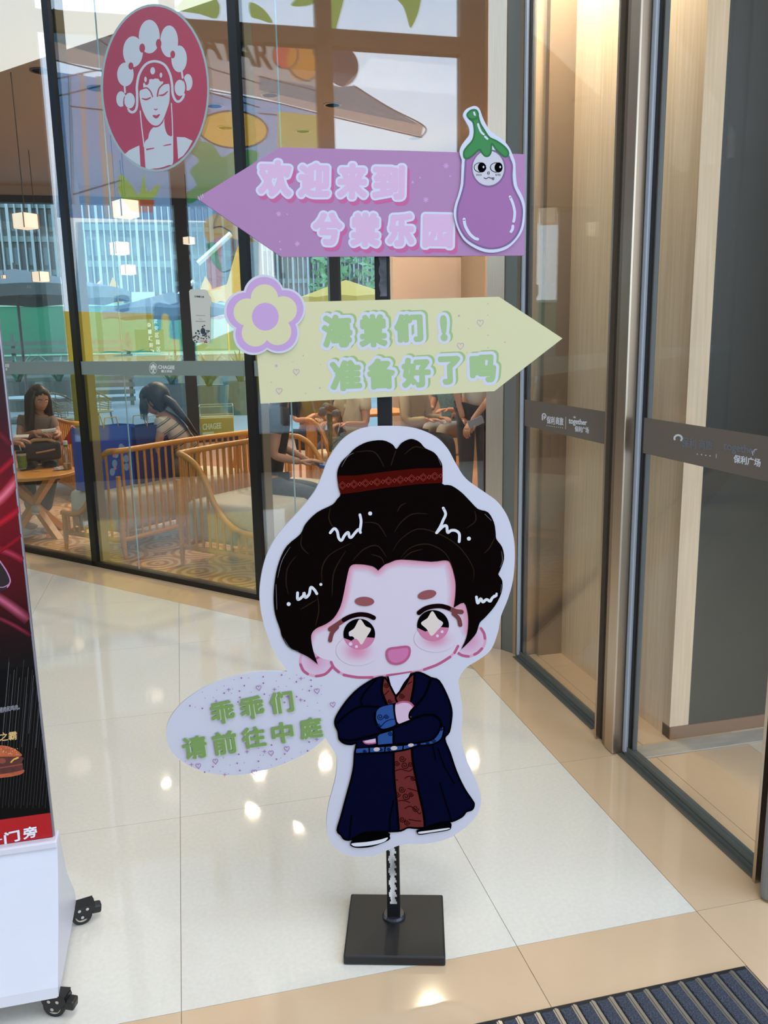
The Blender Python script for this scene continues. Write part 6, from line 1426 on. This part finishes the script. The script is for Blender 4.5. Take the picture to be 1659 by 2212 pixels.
obj('bag_body', B().rbox((-.16, -.06, -.10), (.15, .06, .06), .03), mat('bag_dark', '#26242c', .6), lb, smooth=True); obj('zip_edge', B().tube([(-.15, -.03, .03), (-.06, -.05, .075), (.05, -.05, .075), (.14, -.03, .03)], .014, 8), mat('tan_zip', '#b08a60', .6), lb, smooth=True)
obj('strap_tag', B().tube([(-.05, -.065, -.03), (.03, -.07, -.02), (.10, -.06, -.01)], .008, 6), mat('tan_leather', '#c08a5c', .6), lb)
# 2: striped shirt, leaning over from the blue bag seat
Y2 = 7.0
J2 = dict(pel=A(408, 1000, Y2), waist=A(405, 965, Y2), chest=A(368, 918, Y2), neck=A(348, 893, Y2), head=A(330, 866, Y2-.02), shL=A(350, 916, Y2-.17), shR=A(362, 912, Y2+.17), elL=A(337, 968, Y2-.20), elR=A(340, 960, Y2+.22), wrL=A(322, 1015, Y2-.16), wrR=A(318, 1005, Y2+.15), hipL=A(402, 1008, Y2-.09), hipR=A(402, 1006, Y2+.09), knL=A(318, 1010, Y2+.10), knR=A(318, 1008, Y2+.28), anL=A(310, 1105, Y2+.12), anR=A(306, 1100, Y2+.30), toeL=A(296, 1116, Y2+.12), toeR=A(292, 1112, Y2+.30))
person('woman in striped knit top leaning over, seen from the side, dark hair down her back', J2, (-.85, .25, -.55), (-.4, .0, .9), stripes, mat('grey_skirt', '#8d8479', .85), (((-.4, 0, -.9), (1, 0, 0), .4), ((-.4, 0, -.9), (1, 0, 0), .4)), hair='none')
hb = B(); 
for i in range(16):
    t = (i-7.5)/7.5; p0 = A(345+3*t, 852-abs(t)*2, Y2+.06*t); hb.tube([p0, A(372, 872, Y2+.07*t), A(400+4*t, 905+5*t, Y2-.06+.07*t), A(430+4*t, 945+6*t, Y2-.10+.05*t)], [.03, .038, .024, .007], 7)
for i in range(6): hb.tube([A(306+i*2, 850, Y2-.06), A(303+i*3, 880, Y2-.08), A(305+i*2.4, 905+i, Y2-.08)], [.012, .008, .002], 6)
ch_ = [o for o in bpy.data.objects if o.name.startswith('person')][-1]
hb.ball(A(338, 858, Y2), (.112, .112, .125), 18, 12)
obj('hair', hb, hairm, ch_, smooth=True, off=ch_.location)
# 3: black T-shirt and jeans on the near seat
Y3 = 6.05
J3 = dict(pel=A(575, 1052, Y3), waist=A(582, 990, Y3), chest=A(600, 905, Y3-.02), neck=A(612, 862, Y3-.03), head=A(626, 806, Y3-.06), shL=A(588, 888, Y3+.15), shR=A(600, 892, Y3-.18), elL=A(610, 965, Y3+.16), elR=A(590, 985, Y3-.22), wrL=A(672, 1000, Y3+.02), wrR=A(650, 998, Y3-.22), hipL=A(590, 1056, Y3+.09), hipR=A(588, 1058, Y3-.10), knL=A(690, 1060, Y3-.22), knR=A(690, 1075, Y3-.42), anL=A(700, 1175, Y3-.26), anR=A(695, 1190, Y3-.44), toeL=A(720, 1185, Y3-.36), toeR=A(715, 1200, Y3-.54))
person('woman in black T-shirt and jeans sitting on the near oak seat', J3, (.75, -.62, -.25), (.1, -.05, 1), mat('black_tee', '#211f1e', .85), den, (((.9, -.3, -.1), (0, 0, 1), .3), ((.9, -.2, .1), (0, 0, 1), .3)), hair_fn=lambda i: .24)
q = A(690, 1003, Y3-.20); tag(obj('blue_folder', B().rbox((-.02, -.13, -.012), (.20, .13, .012), .004, Matrix.Rotation(.2, 4, 'Y')), mat('folder_blue', '#2a4f86', .5), None, q), 'blue folder held out by the woman in black', 'folder')
# white shirt tail at the hip
# 4: pale shirt at the far table, arms forward
Y4 = 8.6
def seated(px, Y, topy, facing, label, cloth, tro, sleeves=.55, hl=.2, pely=None, kn=.42, **kw):
    c = A(px, topy, Y); f = Vector(facing).normalized(); s = Vector((f.y, -f.x, 0))
    z = c.z; P_ = lambda dx, df, zz: c+s*dx+f*df+Vector((0, 0, zz))
    seat = .47-z
    J = dict(pel=P_(0, 0, seat+.03), chest=P_(0, .04, seat+.40), neck=P_(0, .05, seat+.55), head=P_(0, .08, seat+.68), shL=P_(-.17, .05, seat+.47), shR=P_(.17, .05, seat+.47), elL=P_(-.22, .10, seat+.22), elR=P_(.22, .10, seat+.22), wrL=P_(-.12, .32, seat+.24), wrR=P_(.12, .32, seat+.24), hipL=P_(-.09, .05, seat), hipR=P_(.09, .05, seat), knL=P_(-.11, kn, seat+.02), knR=P_(.11, kn, seat+.02), anL=P_(-.11, kn+.03, -z+.09), anR=P_(.11, kn+.03, -z+.09), toeL=P_(-.11, kn+.16, -z+.04), toeR=P_(.11, kn+.16, -z+.04))
    return person(label, J, tuple(f+Vector((0, 0, -.3))), (0, 0, 1), cloth, tro, ((tuple(f+s*.4), (0, 0, 1), .4), (tuple(f-s*.4), (0, 0, 1), .4)), sleeves=sleeves, hair_fn=lambda i: hl, **kw)
seated(770, 8.5, 900, (-.8, -.6, 0), 'person in pale cream shirt behind the bun of the cartoon figure', mat('cream_shirt', '#c9bfa4', .85), den, .5)
seated(668, 9.2, 900, (.3, -.95, 0), 'person in mustard yellow top behind the woman in black', mat('mustard_top', '#8d7a24', .85), blkp2, .5)
seated(886, 8.6, 900, (.6, -.7, 0), 'person in beige long sleeves right behind the black pole', mat('beige_knit', '#b3a083', .85), mat('dark_trousers', '#2b2c33', .85), 1.9)
seated(976, 9.75, 890, (-.7, -.6, 0), 'person in teal lace top at the small far table', mat('teal_lace', '#4d6a6c', .8, noise=(70, .4, (1, 1, 1))), mat('grey_skirt', '#8d8479', .85), .5)
Y8 = 7.15; c8 = A(-85, 960, Y8)
J8 = dict(pel=(c8.x-.05, Y8, .52), chest=(c8.x, Y8, .88), neck=(c8.x+.02, Y8, 1.03), head=(c8.x+.05, Y8, 1.15), shL=(c8.x+.02, Y8+.17, .95), shR=(c8.x+.03, Y8-.17, .95), elL=(c8.x+.12, Y8+.22, .72), elR=(c8.x+.14, Y8-.20, .74), wrL=A(14, 958, Y8+.05), wrR=A(22, 952, Y8-.12), hipL=(c8.x, Y8+.09, .50), hipR=(c8.x, Y8-.09, .50), knL=(c8.x+.30, Y8+.12, .50), knR=(c8.x+.30, Y8-.12, .50), anL=(c8.x+.30, Y8+.12, .10), anR=(c8.x+.30, Y8-.12, .10), toeL=(c8.x+.42, Y8+.12, .05), toeR=(c8.x+.42, Y8-.12, .05))
person('person mostly hidden behind the poster stand, holding a phone over the table', J8, (.9, .2, -.4), (0, 0, 1), blkp2, blkp2, (((1, -.2, .1), (0, 0, 1), .5), ((1, .2, .05), (0, 0, 1), .4)), sleeves=.6, hair_fn=lambda i: .1)
q = A(44, 943, 7.08); tag(obj('smartphone', B().rbox((-.05, -.03, -.005), (.06, .04, .005), .004, Matrix.Rotation(.2, 4, 'X')), mat('phone_white', '#d9ccc6', .4), None, q), 'white phone held over the round table by the hidden person', 'phone')
# 7: standing person in white at the far right
Y7 = 7.0
c = A(1022, 930, Y7); 
J7 = dict(pel=(c.x+.02, Y7, .90), chest=(c.x+.02, Y7, 1.24), neck=(c.x+.02, Y7, 1.40), head=(c.x-.02, Y7-.03, 1.53), shL=(c.x+.17, Y7-.05, 1.32), shR=(c.x-.13, Y7+.02, 1.32), elL=(c.x+.13, Y7-.20, 1.08), elR=(c.x-.16, Y7-.02, 1.08), wrL=A(1018, 912, Y7-.28), wrR=A(1000, 905, Y7-.12), hipL=(c.x+.10, Y7, .87), hipR=(c.x-.07, Y7, .87), knL=(c.x+.10, Y7-.02, .48), knR=(c.x-.07, Y7-.02, .48), anL=(c.x+.10, Y7, .10), anR=(c.x-.07, Y7, .10), toeL=(c.x+.08, Y7-.12, .05), toeR=(c.x-.10, Y7-.12, .05))
person('person in white top and dark jeans standing at the far right with a phone', J7, (-.7, -.6, -.3), (0, 0, 1), mat('white_top', '#cfc8c0', .85), mat('dark_jeans', '#23262d', .85), (((-.5, -.3, -.6), (0, 0, 1), .6), ((.5, -.3, -.4), (0, 0, 1), .6)), sleeves=.5, hair_fn=lambda i: .1)
q = A(1028, 912, Y7-.33); tag(obj('smartphone', B().rbox((-.035, -.006, -.07), (.035, .006, .07), .005, Matrix.Rotation(1.2, 4, 'Y')), mat('phone_grey', '#8b8f96', .35), None, q), 'grey phone in the hands of the standing person', 'phone')
# wrapped bouquet in clear film
q = A(712, 905, 7.55); bq = empty('wrapped_bouquet', q, 0, 'bouquet wrapped in clear film behind the cartoon figure bun', 'bouquet')
obj('wrapping', B().lathe([(.03, -.24), (.08, -.12), (.15, .10), (.17, .22)], 18), glass('clear_wrap', (.93, .92, .88), .10), bq)
for k in range(7): obj('blossom', B().ball((.07*math.cos(k*.9), .07*math.sin(k*.9), .05+.03*(k % 3)), (.04, .04, .035), 10, 6), mat('blossom_brown' if k % 2 else 'blossom_grey', '#7a5a48' if k % 2 else '#5e6a78', .7), bq, smooth=True)
obj('stems', B().tube([(0, 0, -.30), (0, 0, .05)], [.015, .03], 8), mat('leaf_dark', '#35512f', .7), bq)
# small red gift pouch beside the long haired woman
q = A(150, 945, 8.0); tag(obj('gift_pouch', B().prism([q+Vector(p) for p in ((-.09, 0, -.07), (.10, 0, -.05), (.12, 0, .03), (.03, 0, .10), (-.02, 0, .02))], (0, .06, 0)), mat('pouch_red', '#a8261f', .5), off=q), 'small red gift pouch standing on the seat beside the long haired woman', 'bag').location = q
